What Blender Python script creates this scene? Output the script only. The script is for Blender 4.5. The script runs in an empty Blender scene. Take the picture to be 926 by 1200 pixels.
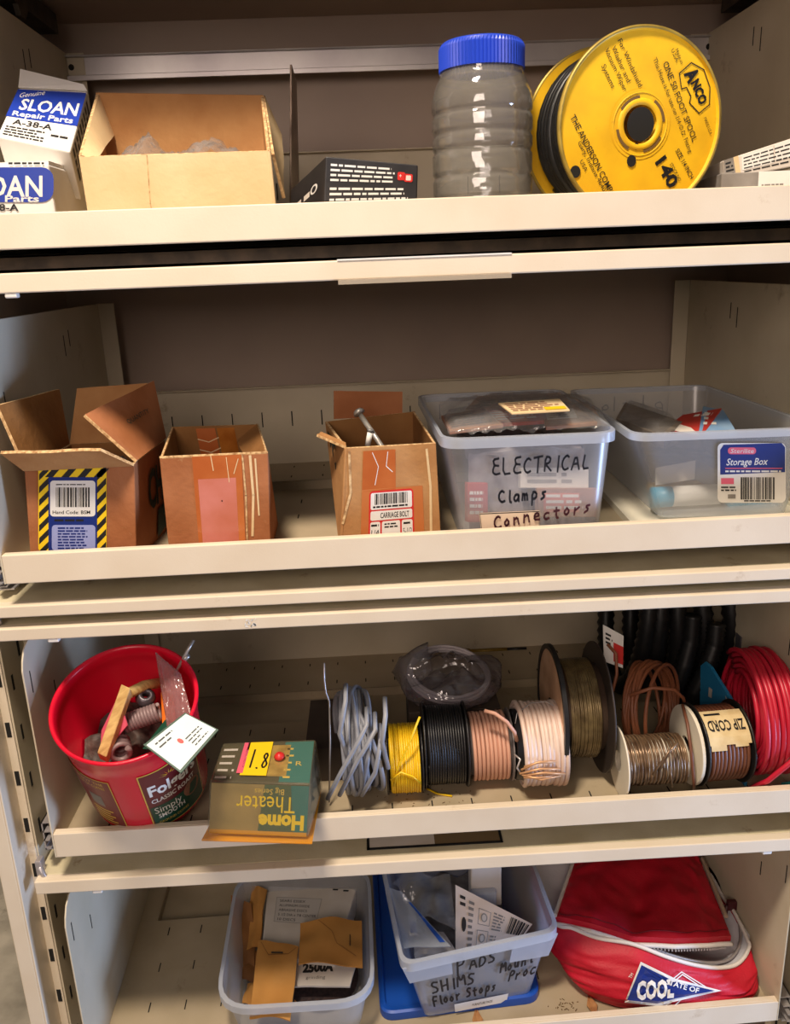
import bpy, bmesh, math, random
from mathutils import Vector as V, Matrix, noise
random.seed(11)
SC = bpy.context.scene
COL = SC.collection
PI = math.pi

# ---------------------------------------------------------------- camera, world, lights, exposure
CX, CY, CZ = -0.0546, -0.7898, -0.0536
PITCH, ROLL, YAW, FPX = 0.2902, -0.0390, 0.0275, 979.1
_f = V((math.sin(YAW)*math.cos(PITCH), math.cos(YAW)*math.cos(PITCH), -math.sin(PITCH)))
_r = V((math.cos(YAW), -math.sin(YAW), 0)); _u = _r.cross(_f)
RT = _r*math.cos(ROLL) + _u*math.sin(ROLL)
UP = -_r*math.sin(ROLL) + _u*math.cos(ROLL)
cam_d = bpy.data.cameras.new('camera'); cam = bpy.data.objects.new('camera', cam_d); COL.objects.link(cam)
cam.matrix_world = Matrix(((RT.x, UP.x, -_f.x, CX), (RT.y, UP.y, -_f.y, CY), (RT.z, UP.z, -_f.z, CZ), (0, 0, 0, 1)))
cam_d.sensor_fit = 'HORIZONTAL'; cam_d.sensor_width = 36; cam_d.lens = FPX/926*36
cam_d.clip_start = .02
SC.camera = cam
EYE = V((CX, CY, CZ))

w = bpy.data.worlds.new('world'); SC.world = w; w.use_nodes = True
w.node_tree.nodes['Background'].inputs[0].default_value = (1.0, .86, .76, 1)
w.node_tree.nodes['Background'].inputs[1].default_value = .09

def area(name, loc, aim, size, power, col, sy=None):
    d = bpy.data.lights.new(name, 'AREA'); d.energy = power; d.color = col; d.size = size
    if sy: d.shape = 'RECTANGLE'; d.size_y = sy
    o = bpy.data.objects.new(name, d); COL.objects.link(o); o.location = loc
    o.rotation_euler = (V(aim)-V(loc)).to_track_quat('-Z', 'Y').to_euler()
    return o
area('ceiling_lamp', (-.34, -.68, 1.30), (0, .0, -.5), .26, 41, (1, .85, .68))
area('front_fill', (-.5, -2.0, .45), (.1, 0, -.3), .8, 13, (1, .80, .68))  # unseen fill added behind the camera to brighten fronts and tray interiors
area('window_daylight', (1.6, -.46, -.85), (-.42, 0, -.75), .30, 26, (.42, .60, 1.0), .5)

SC.view_settings.view_transform = 'Standard'; SC.view_settings.look = 'None'
SC.view_settings.exposure = 0.25; SC.view_settings.gamma = 1; SC.view_settings.use_curve_mapping = False
SC.cycles.transparent_max_bounces = 24

def at(px, py, ax, val):
    """the point of the plane (axis ax = val) seen at a photo pixel"""
    d = _f*FPX + RT*(px-463) - UP*(py-600)
    t = (val-EYE[ax])/d[ax]
    return EYE + d*t
def atp(px, py, p0, n):
    d = _f*FPX + RT*(px-463) - UP*(py-600)
    return EYE + d*((V(p0)-EYE).dot(n)/d.dot(n))

# ---------------------------------------------------------------- materials
def lin(c): return tuple(((x/255)/12.92 if x/255 <= .04045 else ((x/255+.055)/1.055)**2.4) for x in c)
MATS = {}
def mat(name, col, rough=.5, metal=0, col2=None, ns=30, bump=0, bs=200, spec=.5, stretch=None, dirt=None, ds=6, sub=0):
    if name in MATS: return MATS[name]
    m = bpy.data.materials.new(name); m.use_nodes = True; nt = m.node_tree
    p = nt.nodes['Principled BSDF']; p.inputs['Roughness'].default_value = rough; p.inputs['Metallic'].default_value = metal
    p.inputs['Specular IOR Level'].default_value = spec
    c = (*lin(col), 1); p.inputs['Base Color'].default_value = c
    tc = nt.nodes.new('ShaderNodeTexCoord'); mp = nt.nodes.new('ShaderNodeMapping')
    nt.links.new(tc.outputs['Object'], mp.inputs[0])
    if stretch: mp.inputs['Scale'].default_value = stretch
    last = None
    if col2:
        n = nt.nodes.new('ShaderNodeTexNoise'); n.inputs['Scale'].default_value = ns; n.inputs['Detail'].default_value = 5
        nt.links.new(mp.outputs[0], n.inputs['Vector'])
        r = nt.nodes.new('ShaderNodeValToRGB'); r.color_ramp.elements[0].position = .35; r.color_ramp.elements[1].position = .68
        r.color_ramp.elements[0].color = c; r.color_ramp.elements[1].color = (*lin(col2), 1)
        nt.links.new(n.outputs[0], r.inputs[0]); last = r.outputs[0]
    if dirt:
        n = nt.nodes.new('ShaderNodeTexNoise'); n.inputs['Scale'].default_value = ds; n.inputs['Detail'].default_value = 9; n.inputs['Roughness'].default_value = .72
        nt.links.new(tc.outputs['Object'], n.inputs['Vector'])
        r = nt.nodes.new('ShaderNodeValToRGB'); r.color_ramp.elements[0].position = .62; r.color_ramp.elements[1].position = .76
        nt.links.new(n.outputs[0], r.inputs[0])
        x = nt.nodes.new('ShaderNodeMixRGB'); nt.links.new(r.outputs[0], x.inputs[0])
        if last: nt.links.new(last, x.inputs[1])
        else: x.inputs[1].default_value = c
        x.inputs[2].default_value = (*lin(dirt), 1); last = x.outputs[0]
    if last: nt.links.new(last, p.inputs['Base Color'])
    if bump:
        n = nt.nodes.new('ShaderNodeTexNoise'); n.inputs['Scale'].default_value = bs; n.inputs['Detail'].default_value = 4
        nt.links.new(mp.outputs[0], n.inputs['Vector'])
        b = nt.nodes.new('ShaderNodeBump'); b.inputs['Strength'].default_value = bump; b.inputs['Distance'].default_value = .002
        nt.links.new(n.outputs[0], b.inputs['Height']); nt.links.new(b.outputs[0], p.inputs['Normal'])
    MATS[name] = m; return m
def film(name, col, opac, rough=.3, fres=.25, bump=0, bs=60, trans=0.0):
    """clear or frosted plastic: part transparent, part diffuse, with a gloss that grows at grazing angles"""
    if name in MATS: return MATS[name]
    m = bpy.data.materials.new(name); m.use_nodes = True; nt = m.node_tree; nt.nodes.remove(nt.nodes['Principled BSDF'])
    out = nt.nodes['Material Output']
    t = nt.nodes.new('ShaderNodeBsdfTransparent'); t.inputs[0].default_value = (.97, .98, .99, 1)
    d = nt.nodes.new('ShaderNodeBsdfDiffuse'); d.inputs[0].default_value = (*lin(col), 1)
    tl = nt.nodes.new('ShaderNodeBsdfTranslucent'); tl.inputs[0].default_value = (*lin(col), 1)
    md = nt.nodes.new('ShaderNodeMixShader'); md.inputs[0].default_value = .4
    nt.links.new(d.outputs[0], md.inputs[1]); nt.links.new(tl.outputs[0], md.inputs[2])
    a = nt.nodes.new('ShaderNodeMixShader'); a.inputs[0].default_value = opac
    nt.links.new(t.outputs[0], a.inputs[1]); nt.links.new(md.outputs[0], a.inputs[2])
    g = nt.nodes.new('ShaderNodeBsdfGlossy'); g.inputs['Roughness'].default_value = rough
    lw = nt.nodes.new('ShaderNodeLayerWeight'); lw.inputs[0].default_value = fres
    pw = nt.nodes.new('ShaderNodeMath'); pw.operation = 'POWER'; pw.inputs[1].default_value = 2.2; nt.links.new(lw.outputs['Facing'], pw.inputs[0])
    ml = nt.nodes.new('ShaderNodeMath'); ml.operation = 'MULTIPLY_ADD'; ml.inputs[1].default_value = .2+fres*1.1; ml.inputs[2].default_value = .02+fres*.14; nt.links.new(pw.outputs[0], ml.inputs[0])
    b = nt.nodes.new('ShaderNodeMixShader'); nt.links.new(ml.outputs[0], b.inputs[0])
    nt.links.new(a.outputs[0], b.inputs[1]); nt.links.new(g.outputs[0], b.inputs[2]); nt.links.new(b.outputs[0], out.inputs[0])
    if bump:
        tc = nt.nodes.new('ShaderNodeTexCoord'); n = nt.nodes.new('ShaderNodeTexNoise'); n.inputs['Scale'].default_value = bs
        nt.links.new(tc.outputs['Object'], n.inputs['Vector'])
        bp = nt.nodes.new('ShaderNodeBump'); bp.inputs['Strength'].default_value = bump; bp.inputs['Distance'].default_value = .004
        nt.links.new(n.outputs[0], bp.inputs['Height'])
        nt.links.new(bp.outputs[0], g.inputs['Normal'])
    MATS[name] = m; return m

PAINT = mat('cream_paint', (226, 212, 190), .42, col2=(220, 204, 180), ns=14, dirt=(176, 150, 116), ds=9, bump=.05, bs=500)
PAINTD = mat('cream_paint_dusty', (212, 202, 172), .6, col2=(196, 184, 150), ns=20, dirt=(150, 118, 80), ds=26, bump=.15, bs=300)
PAINTB = mat('cream_paint_shaded', (172, 152, 136), .5, col2=(164, 144, 130), ns=8)  # same cream paint, with the shade and cast of the cabinet interior in its colour
TRAYP = mat('tray_paint', (208, 196, 172), .5, col2=(198, 186, 160), ns=12, dirt=(150, 130, 100), ds=14)
FLOORP = mat('tray_floor_paint', (176, 160, 134), .5, col2=(164, 148, 120), ns=12, dirt=(126, 104, 76), ds=14)
SLOT = mat('slot_dark', (22, 20, 18), .9)
ZINC = mat('zinc', (206, 202, 200), .36, .6, col2=(176, 170, 172), ns=9)
STEEL = mat('steel', (200, 196, 190), .32, .6, col2=(150, 144, 136), ns=60)
DARKM = mat('dark_steel', (60, 54, 48), .5, .6, col2=(90, 78, 66), ns=50)
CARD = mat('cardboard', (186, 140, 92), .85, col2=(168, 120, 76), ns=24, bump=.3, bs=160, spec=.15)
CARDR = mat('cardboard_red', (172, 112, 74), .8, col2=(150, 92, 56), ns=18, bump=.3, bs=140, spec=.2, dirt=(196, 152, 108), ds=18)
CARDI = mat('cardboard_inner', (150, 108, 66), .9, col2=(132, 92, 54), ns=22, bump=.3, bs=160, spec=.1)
CARDP = mat('cardboard_pale', (226, 200, 158), .85, col2=(216, 186, 140), ns=16, bump=.2, bs=160, spec=.15)
CARDE = mat('cardboard_edge', (222, 188, 138), .9, col2=(150, 110, 70), ns=260)
TAPE = mat('packing_tape', (176, 92, 44), .25, col2=(200, 120, 66), ns=14, bump=.1, bs=60)
TAPEP = mat('packing_tape_pink', (206, 128, 116), .3, col2=(190, 108, 84), ns=20)
WHITE = mat('white_print', (232, 230, 226), .55, col2=(224, 220, 214), ns=30)
OFFW = mat('off_white_card', (216, 208, 200), .7, col2=(204, 194, 182), ns=20)
GREYC = mat('grey_card', (150, 144, 138), .8, col2=(124, 118, 112), ns=40)
BLUE = mat('print_blue', (26, 56, 160), .35)
NAVY = mat('print_navy', (22, 44, 122), .35)
LILAC = mat('print_lilac', (150, 160, 214), .4)
BLACK = mat('print_black', (22, 22, 24), .5)
BLKBOX = mat('black_card', (34, 33, 36), .45, col2=(46, 44, 46), ns=60)
YEL = mat('print_yellow', (242, 204, 30), .4)
REDP = mat('print_red', (206, 44, 40), .4)
ORNG = mat('print_orange', (236, 120, 40), .4)
DKRED = mat('print_dark_red', (116, 22, 28), .4)
GREENP = mat('print_green', (20, 70, 52), .45)
DKGRN = mat('print_faded_green', (34, 52, 44), .7)
GOLD = mat('print_gold', (222, 186, 80), .4)
PINK = mat('print_pink', (226, 96, 120), .5)
TEAL = mat('print_teal', (16, 108, 104), .4)
MARK = mat('marker_ink', (20, 18, 24), .5)
MARKR = mat('marker_ink_wine', (70, 20, 36), .5)
SPY = mat('spool_yellow', (240, 190, 16), .6, col2=(222, 170, 14), ns=26, dirt=(150, 112, 30), ds=22)
RIMY = mat('spool_rim', (186, 158, 70), .4, .3, col2=(130, 110, 50), ns=40)
RUBB = mat('black_rubber', (20, 20, 21), .42)
REDPL = mat('red_plastic', (214, 16, 48), .26, spec=.5, sub=0)
LIDB = mat('blue_lid_plastic', (34, 66, 190), .38)
TUBB = mat('blue_tub_plastic', (22, 78, 170), .35, col2=(16, 66, 156), ns=10)
KRAFT = mat('kraft_paper', (190, 138, 74), .8, col2=(172, 120, 60), ns=14, bump=.3, bs=60, spec=.2)
CLOTH = mat('red_nylon', (196, 16, 44), .55, col2=(178, 10, 36), ns=30, bump=.25, bs=420)
PIPE = mat('white_piping', (226, 220, 214), .5, bump=.2, bs=600)
LINER = mat('silver_liner', (214, 214, 220), .35, bump=.5, bs=60)
WOOD = mat('pale_wood', (224, 190, 124), .6, col2=(180, 140, 80), ns=60, stretch=(1, 6, 1))
CONC = mat('concrete', (190, 182, 166), .85, col2=(128, 122, 110), ns=9, bump=.5, bs=30, dirt=(60, 54, 46), ds=5)
FROST = film('frosted_plastic', (224, 226, 232), .25, .28, .22)
FROSTR = film('frosted_rim', (220, 226, 238), .52, .25, .3)
JARM = film('clear_jar', (246, 240, 228), .10, .07, .45, .5, 40)
BAGM = film('clear_bag', (246, 244, 242), .07, .10, .20, .8, 80)
BAGD = film('smoky_bag', (150, 136, 142), .16, .10, .35, .9, 90)
CLAM = film('clear_shell', (226, 214, 170), .12, .08, .3)

# ---------------------------------------------------------------- mesh building
ORG = {}
class MB:
    def __init__(s): s.v = []; s.f = []; s.m = []; s.sm = []
    def add(s, vs, fs, m=0, smooth=False):
        b = len(s.v); s.v += [V(x) for x in vs]
        for f in fs: s.f.append([b+i for i in f]); s.m.append(m); s.sm.append(smooth)
        return s
    def box(s, x0, x1, y0, y1, z0, z1, m=0, M=None, fn=None):
        vs = [V((x, y, z)) for z in (z0, z1) for y in (y0, y1) for x in (x0, x1)]
        if M: vs = [M @ v for v in vs]
        if fn: vs = [fn(v) for v in vs]
        return s.add(vs, [(0, 2, 3, 1), (4, 5, 7, 6), (0, 1, 5, 4), (2, 6, 7, 3), (0, 4, 6, 2), (1, 3, 7, 5)], m)
    def hexa(s, A, B, m=0):
        """two matching quads -> solid"""
        return s.add(list(A)+list(B), [(3, 2, 1, 0), (4, 5, 6, 7), (0, 1, 5, 4), (1, 2, 6, 5), (2, 3, 7, 6), (3, 0, 4, 7)], m)
    def prism(s, pts, vec, m=0):
        n = len(pts); vec = V(vec); P = [V(p) for p in pts]
        return s.add(P+[p+vec for p in P], [tuple(range(n-1, -1, -1)), tuple(range(n, 2*n))]+[(i, (i+1) % n, n+(i+1) % n, n+i) for i in range(n)], m)
    def slab(s, pts, t, m=0):
        P = [V(p) for p in pts]; n = (P[1]-P[0]).cross(P[-1]-P[0]).normalized()
        return s.prism(P, n*t, m)
    def tube(s, path, r, n=8, closed=False, m=0, caps=True):
        P = [V(p) for p in path]; N = len(P); prev = None; b = len(s.v)
        for i in range(N):
            a = P[(i-1) % N] if (closed or i) else P[i]; c = P[(i+1) % N] if (closed or i < N-1) else P[i]
            t = (c-a); t = t.normalized() if t.length > 1e-9 else V((0, 0, 1))
            if prev is None:
                h = V((0, 0, 1)) if abs(t.z) < .9 else V((1, 0, 0)); u = t.cross(h).normalized()
            else:
                u = prev-t*prev.dot(t)
                u = u.normalized() if u.length > 1e-6 else t.orthogonal().normalized()
            prev = u; w_ = t.cross(u); rr = r(i/(N-1)) if callable(r) else r
            for k in range(n):
                a_ = 2*PI*k/n; s.v.append(P[i]+u*(math.cos(a_)*rr)+w_*(math.sin(a_)*rr))
        for i in range(N if closed else N-1):
            for k in range(n):
                s.f.append([b+i*n+k, b+i*n+(k+1) % n, b+((i+1) % N)*n+(k+1) % n, b+((i+1) % N)*n+k]); s.m.append(m); s.sm.append(True)
        if caps and not closed:
            s.f.append([b+k for k in range(n)][::-1]); s.m.append(m); s.sm.append(False)
            s.f.append([b+(N-1)*n+k for k in range(n)]); s.m.append(m); s.sm.append(False)
        return s
    def lathe(s, prof, o, ax, n=48, m=0, smooth=True, close=False, xr=None, rip=None):
        """prof: (along axis, radius)"""
        o = V(o); ax = V(ax).normalized(); u = (xr or ax.orthogonal()); u = (u-ax*u.dot(ax)).normalized(); w_ = ax.cross(u); b = len(s.v)
        for j, (h, r) in enumerate(prof):
            for k in range(n):
                a = 2*PI*k/n; rr = r*(rip(a, j) if rip else 1)
                s.v.append(o+ax*h+u*(math.cos(a)*rr)+w_*(math.sin(a)*rr))
        J = len(prof)
        for j in range(J if close else J-1):
            for k in range(n):
                s.f.append([b+j*n+k, b+j*n+(k+1) % n, b+((j+1) % J)*n+(k+1) % n, b+((j+1) % J)*n+k]); s.m.append(m); s.sm.append(smooth)
        return s
    def disk(s, o, ax, r0, r1, h=.002, n=48, m=0):
        return s.lathe([(0, r0), (0, r1), (h, r1), (h, r0)], o, ax, n, m, False, True)
    def grid(s, fn, nu, nv, m=0, smooth=True, wrap=False):
        b = len(s.v)
        for j in range(nv+1):
            for i in range(nu+(0 if wrap else 1)): s.v.append(V(fn(i/nu, j/nv)))
        k = nu if wrap else nu+1
        for j in range(nv):
            for i in range(nu):
                s.f.append([b+j*k+i, b+j*k+(i+1) % k, b+(j+1)*k+(i+1) % k, b+(j+1)*k+i]); s.m.append(m); s.sm.append(smooth)
        return s
    def build(s, name, mats, parent=None, org=None, kind=None, bevel=0, solid=0, label=None, segs=2):
        if not isinstance(mats, (list, tuple)): mats = [mats]
        me = bpy.data.meshes.new(name)
        if parent is not None: off = V(ORG[parent.name])
        elif org is not None: off = V(org)
        else:
            xs = [v.x for v in s.v]; ys = [v.y for v in s.v]
            off = V(((min(xs)+max(xs))/2, (min(ys)+max(ys))/2, min(v.z for v in s.v)))
        me.from_pydata([v-off for v in s.v], [], s.f)
        for m in mats: me.materials.append(m)
        me.polygons.foreach_set('material_index', s.m); me.polygons.foreach_set('use_smooth', s.sm); me.update()
        bm = bmesh.new(); bm.from_mesh(me); bmesh.ops.recalc_face_normals(bm, faces=bm.faces); bm.to_mesh(me); bm.free()
        o = bpy.data.objects.new(name, me); COL.objects.link(o)
        if parent is not None: o.parent = parent
        else: o.location = off
        ORG[o.name] = off
        if solid:
            q = o.modifiers.new('solid', 'SOLIDIFY'); q.thickness = solid; q.offset = 0
        if bevel:
            q = o.modifiers.new('bevel', 'BEVEL'); q.width = bevel; q.segments = segs; q.limit_method = 'ANGLE'; q.angle_limit = .7
        if kind: o['kind'] = kind
        if label: o['label'] = label
        return o
def tag(o, label, cat, group=None):
    o['label'] = label; o['category'] = cat
    if group: o['group'] = group
    return o
def empty(name, loc, label=None, cat=None, group=None):
    o = bpy.data.objects.new(name, None); COL.objects.link(o); o.location = loc; ORG[o.name] = V(loc); o.empty_display_size = .03
    if label: tag(o, label, cat, group)
    return o

# ---------------------------------------------------------------- flat print
_tm = {}
def textmesh(t, bold=0):
    k = (t, bold)
    if k not in _tm:
        cu = bpy.data.curves.new('t', 'FONT'); cu.body = t; cu.resolution_u = 2; cu.offset = bold
        ob = bpy.data.objects.new('t', cu); me = bpy.data.meshes.new_from_object(ob)
        vs = [(v.co.x, v.co.y) for v in me.vertices]; fs = [tuple(p.vertices) for p in me.polygons]
        bpy.data.objects.remove(ob); bpy.data.curves.remove(cu); bpy.data.meshes.remove(me)
        x0 = min(v[0] for v in vs) if vs else 0; x1 = max(v[0] for v in vs) if vs else 1
        _tm[k] = ([((x-x0), y/.7) for x, y in vs], fs, x1-x0)
    return _tm[k]
SF = {  # hand-drawn letter strokes on a 0..1 box
 'A': [[(0, 0), (.45, 1), (.9, 0)], [(.15, .35), (.75, .38)]], 'B': [[(0, 0), (0, 1), (.6, .9), (.5, .55), (0, .5)], [(.4, .5), (.8, .3), (.5, 0), (0, 0)]],
 'C': [[(.8, .85), (.5, 1), (.1, .7), (.05, .3), (.4, 0), (.85, .12)]], 'D': [[(.05, 0), (.05, 1), (.6, .85), (.8, .5), (.55, .1), (.05, 0)]],
 'E': [[(.8, .95), (.2, .9), (.3, .55), (.75, .52)], [(.3, .55), (.05, .2), (.3, 0), (.85, .06)]], 'F': [[(.05, 0), (.1, 1), (.8, .95)], [(.08, .5), (.6, .52)]],
 'H': [[(.05, 1), (.05, 0)], [(.75, 1), (.7, 0)], [(.05, .45), (.75, .5)]], 'I': [[(.4, 1), (.35, 0)]], 'K': [[(.05, 1), (.05, 0)], [(.7, 1), (.08, .45), (.75, 0)]],
 'L': [[(.15, 1), (.05, .05), (.8, .08)]], 'M': [[(0, 0), (.12, 1), (.45, .35), (.78, 1), (.9, 0)]], 'N': [[(.05, 0), (.08, 1), (.75, 0), (.8, 1)]],
 'O': [[(.4, 1), (.05, .6), (.15, .1), (.55, 0), (.85, .45), (.6, .95), (.4, 1)]], 'P': [[(.05, 0), (.1, 1), (.7, .92), (.7, .55), (.1, .48)]],
 'R': [[(.05, 0), (.08, 1), (.7, .9), (.62, .55), (.1, .48), (.85, 0)]], 'S': [[(.8, .9), (.3, 1), (.1, .7), (.7, .4), (.65, .08), (.05, .05)]],
 'T': [[(0, .92), (.95, 1)], [(.5, .95), (.42, 0)]], 'U': [[(.05, 1), (.1, .15), (.45, 0), (.75, .2), (.8, 1)]], 'X': [[(0, 1), (.8, 0)], [(.8, 1), (0, 0)]],
 'a': [[(.7, .55), (.3, .6), (.05, .25), (.3, 0), (.65, .2), (.7, .6), (.75, 0)]], 'c': [[(.7, .55), (.3, .6), (.05, .3), (.3, 0), (.75, .1)]],
 'd': [[(.6, 1), (.6, 0)], [(.6, .45), (.2, .5), (.1, .1), (.6, .1)]], 'e': [[(.1, .3), (.7, .35), (.5, .6), (.15, .5), (.1, .1), (.7, .05)]], 'l': [[(.3, 1), (.25, .1), (.5, 0)]], 'm': [[(0, 0), (.05, .6)], [(.05, .45), (.3, .6), (.38, 0)], [(.38, .45), (.65, .6), (.75, 0)]],
 'n': [[(.05, 0), (.08, .6)], [(.08, .4), (.5, .6), (.65, 0)]], 'o': [[(.4, .6), (.05, .3), (.35, 0), (.7, .3), (.4, .6)]], 'p': [[(.1, -.4), (.1, .6), (.6, .55), (.6, .1), (.1, .05)]],
 'r': [[(.1, 0), (.1, .6)], [(.1, .35), (.6, .6)]], 's': [[(.6, .55), (.15, .5), (.55, .2), (.1, 0)]], 't': [[(.35, .9), (.35, .05), (.6, 0)], [(.05, .6), (.7, .62)]],
 'u': [[(.05, .6), (.1, .05), (.5, .05), (.6, .6)], [(.6, .6), (.65, 0)]], '9': [[(.7, .7), (.3, 1), (.1, .65), (.5, .5), (.7, .7), (.6, 0)]], '\'': [[(.3, 1), (.25, .8)]],
 '1': [[(.3, 1), (.3, 0)]], '8': [[(.5, .5), (.1, .75), (.4, 1), (.7, .75), (.1, .25), (.4, 0), (.8, .25), (.5, .5)]], '.': [[(.3, .05), (.36, 0)]], '2': [[(.1, .8), (.4, 1), (.7, .7), (.05, 0), (.8, .05)]]}
def planar(P):
    P = [V(p) for p in P]; n = (P[1]-P[0]).cross(P[2]-P[0]).normalized(); P[3] = atpl(P[3], P[0], n); return P
def atpl(p, p0, n):   # slide a corner along its line of sight onto the plane of the other three
    d = p-EYE; return EYE+d*((p0-EYE).dot(n)/d.dot(n))
class Dec:
    """flat print laid on a surface: fn(x, y, h) -> point"""
    def __init__(s, fn): s.fn = fn; s.mb = MB(); s.mats = []; s.st = .00012
    def mi(s, m):
        if m not in s.mats: s.mats.append(m)
        return s.mats.index(m)
    def poly(s, pts, m, lay=0):
        h = .0003+lay*s.st; s.mb.add([s.fn(x, y, h) for x, y in pts], [tuple(range(len(pts)))], s.mi(m)); return s
    def rect(s, x0, y0, x1, y1, m, lay=0, n=1, rot=None):
        h = .0003+lay*s.st; s.mb.grid(lambda u, v: s.fn(x0+(x1-x0)*u, y0+(y1-y0)*v, h), n, max(1, n//2), s.mi(m), False); return s
    def rrect(s, x0, y0, x1, y1, r, m, lay=0):
        pts = []
        for cx, cy, a0 in ((x1-r, y0+r, -90), (x1-r, y1-r, 0), (x0+r, y1-r, 90), (x0+r, y0+r, 180)):
            for k in range(5):
                a = math.radians(a0+k*22.5); pts.append((cx+r*math.cos(a), cy+r*math.sin(a)))
        return s.poly(pts, m, lay)
    def ell(s, cx, cy, rx, ry, m, lay=0, n=20):
        return s.poly([(cx+rx*math.cos(2*PI*k/n), cy+ry*math.sin(2*PI*k/n)) for k in range(n)], m, lay)
    def text(s, t, x, y, h, m, lay=2, w=None, rot=0, bold=0, shear=0, align='l'):
        vs, fs, W = textmesh(t, bold); sx = (w/W) if w else h
        if align == 'c': x0 = -W*sx/2
        elif align == 'r': x0 = -W*sx
        else: x0 = 0
        c, q = math.cos(math.radians(rot)), math.sin(math.radians(rot)); hh = .0003+lay*s.st; P = []
        for a, b in vs:
            a = a*sx+x0; b = b*h; a += b*shear; P.append(s.fn(x+a*c-b*q, y+a*q+b*c, hh))
        s.mb.add(P, fs, s.mi(m)); return s
    def stroke(s, pl, wd, m, lay=2):
        h = .0003+lay*s.st; i = s.mi(m)
        for a, b in zip(pl, pl[1:]):
            dx, dy = b[0]-a[0], b[1]-a[1]; L = math.hypot(dx, dy) or 1e-9; ex, ey = dx/L*wd*.3, dy/L*wd*.3; nx, ny = -dy/L*wd/2, dx/L*wd/2
            s.mb.add([s.fn(x, y, h) for x, y in ((a[0]-ex+nx, a[1]-ey+ny), (a[0]-ex-nx, a[1]-ey-ny), (b[0]+ex-nx, b[1]+ey-ny), (b[0]+ex+nx, b[1]+ey+ny))], [(0, 1, 2, 3)], i)
        return s
    def hand(s, t, x, y, h, adv, wd, m, slope=0, lay=2, rot=0):
        R = random.Random(t); c, q = math.cos(math.radians(rot)), math.sin(math.radians(rot)); px = 0
        for ch in t:
            if ch != ' ':
                jy = R.uniform(-.06, .06)*h; js = R.uniform(.9, 1.1); jr = R.uniform(-.06, .06)
                for pl in SF[ch]:
                    pts = []
                    for a, b in pl:
                        aa = px+(a+jr*b+.1*b)*adv*.82*js; bb = b*h*js+jy; pts.append((x+aa*c-bb*q, y+aa*q+bb*c))
                    # soften the corners
                    P = [pts[0]]
                    for k in range(1, len(pts)-1):
                        P.append(tuple(pts[k][j]*.75+pts[k-1][j]*.25 for j in (0, 1))); P.append(tuple(pts[k][j]*.75+pts[k+1][j]*.25 for j in (0, 1)))
                    P.append(pts[-1]); s.stroke(P, wd, m, lay)
            px += adv*(.62 if ch in "Il1'. " else 1)
        return s
    def barcode(s, x0, y0, x1, y1, m, lay=2, seed=1, n=34):
        R = random.Random(seed); x = x0; u = (x1-x0)/n/1.9
        while x < x1-u*2:
            wd = u*R.choice((1, 1, 2, 3)); s.poly([(x, y0), (x+wd, y0), (x+wd, y1), (x, y1)], m, lay); x += wd+u*R.choice((1, 1, 2))
        return s
    def fine(s, x0, y0, x1, y1, rows, m, lay=2, seed=1, fill=.5, ragged=.3):
        """print too small to read: word-sized marks"""
        R = random.Random(seed); dy = (y1-y0)/rows
        for r in range(rows):
            x = x0; yy = y0+dy*r+dy*.25; xe = x1-(x1-x0)*R.uniform(0, ragged)
            while x < xe:
                wd = dy*R.uniform(.8, 2.6); xx = min(x+wd, xe)
                s.poly([(x, yy), (xx, yy), (xx, yy+dy*fill), (x, yy+dy*fill)], m, lay); x = xx+dy*.35
        return s
    def build(s, name, parent, label=None):
        return s.mb.build(name, s.mats, parent, label=label)
def quad(BL, BR, TR, TL, W=1., H=1., lift=0.):
    BL, BR, TR, TL = V(BL), V(BR), V(TR), V(TL); n = (BR-BL).cross(TL-BL).normalized()
    def f(x, y, h):
        u, v = x/W, y/H
        return BL*(1-u)*(1-v)+BR*u*(1-v)+TR*u*v+TL*(1-u)*v+n*(h+lift)
    return f
def onplane(p0, n):
    """print placed in photo pixels on a real plane (x right, y up = 1200-py)"""
    n = V(n).normalized()
    return lambda x, y, h: atp(x, 1200-y, p0, n)+n*h

# ---------------------------------------------------------------- setting
FLZ = -1.32
m = MB(); m.box(-2.6, 2.6, -3, 1.3, FLZ-.05, FLZ); o = m.build('floor', CONC, org=(0, 0, FLZ)); o['kind'] = 'structure'
m = MB(); m.box(-2.6, 2.6, 1.0, 1.05, FLZ, 1.5); o = m.build('wall_back', CONC, org=(0, 1, FLZ)); o['kind'] = 'structure'

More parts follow.
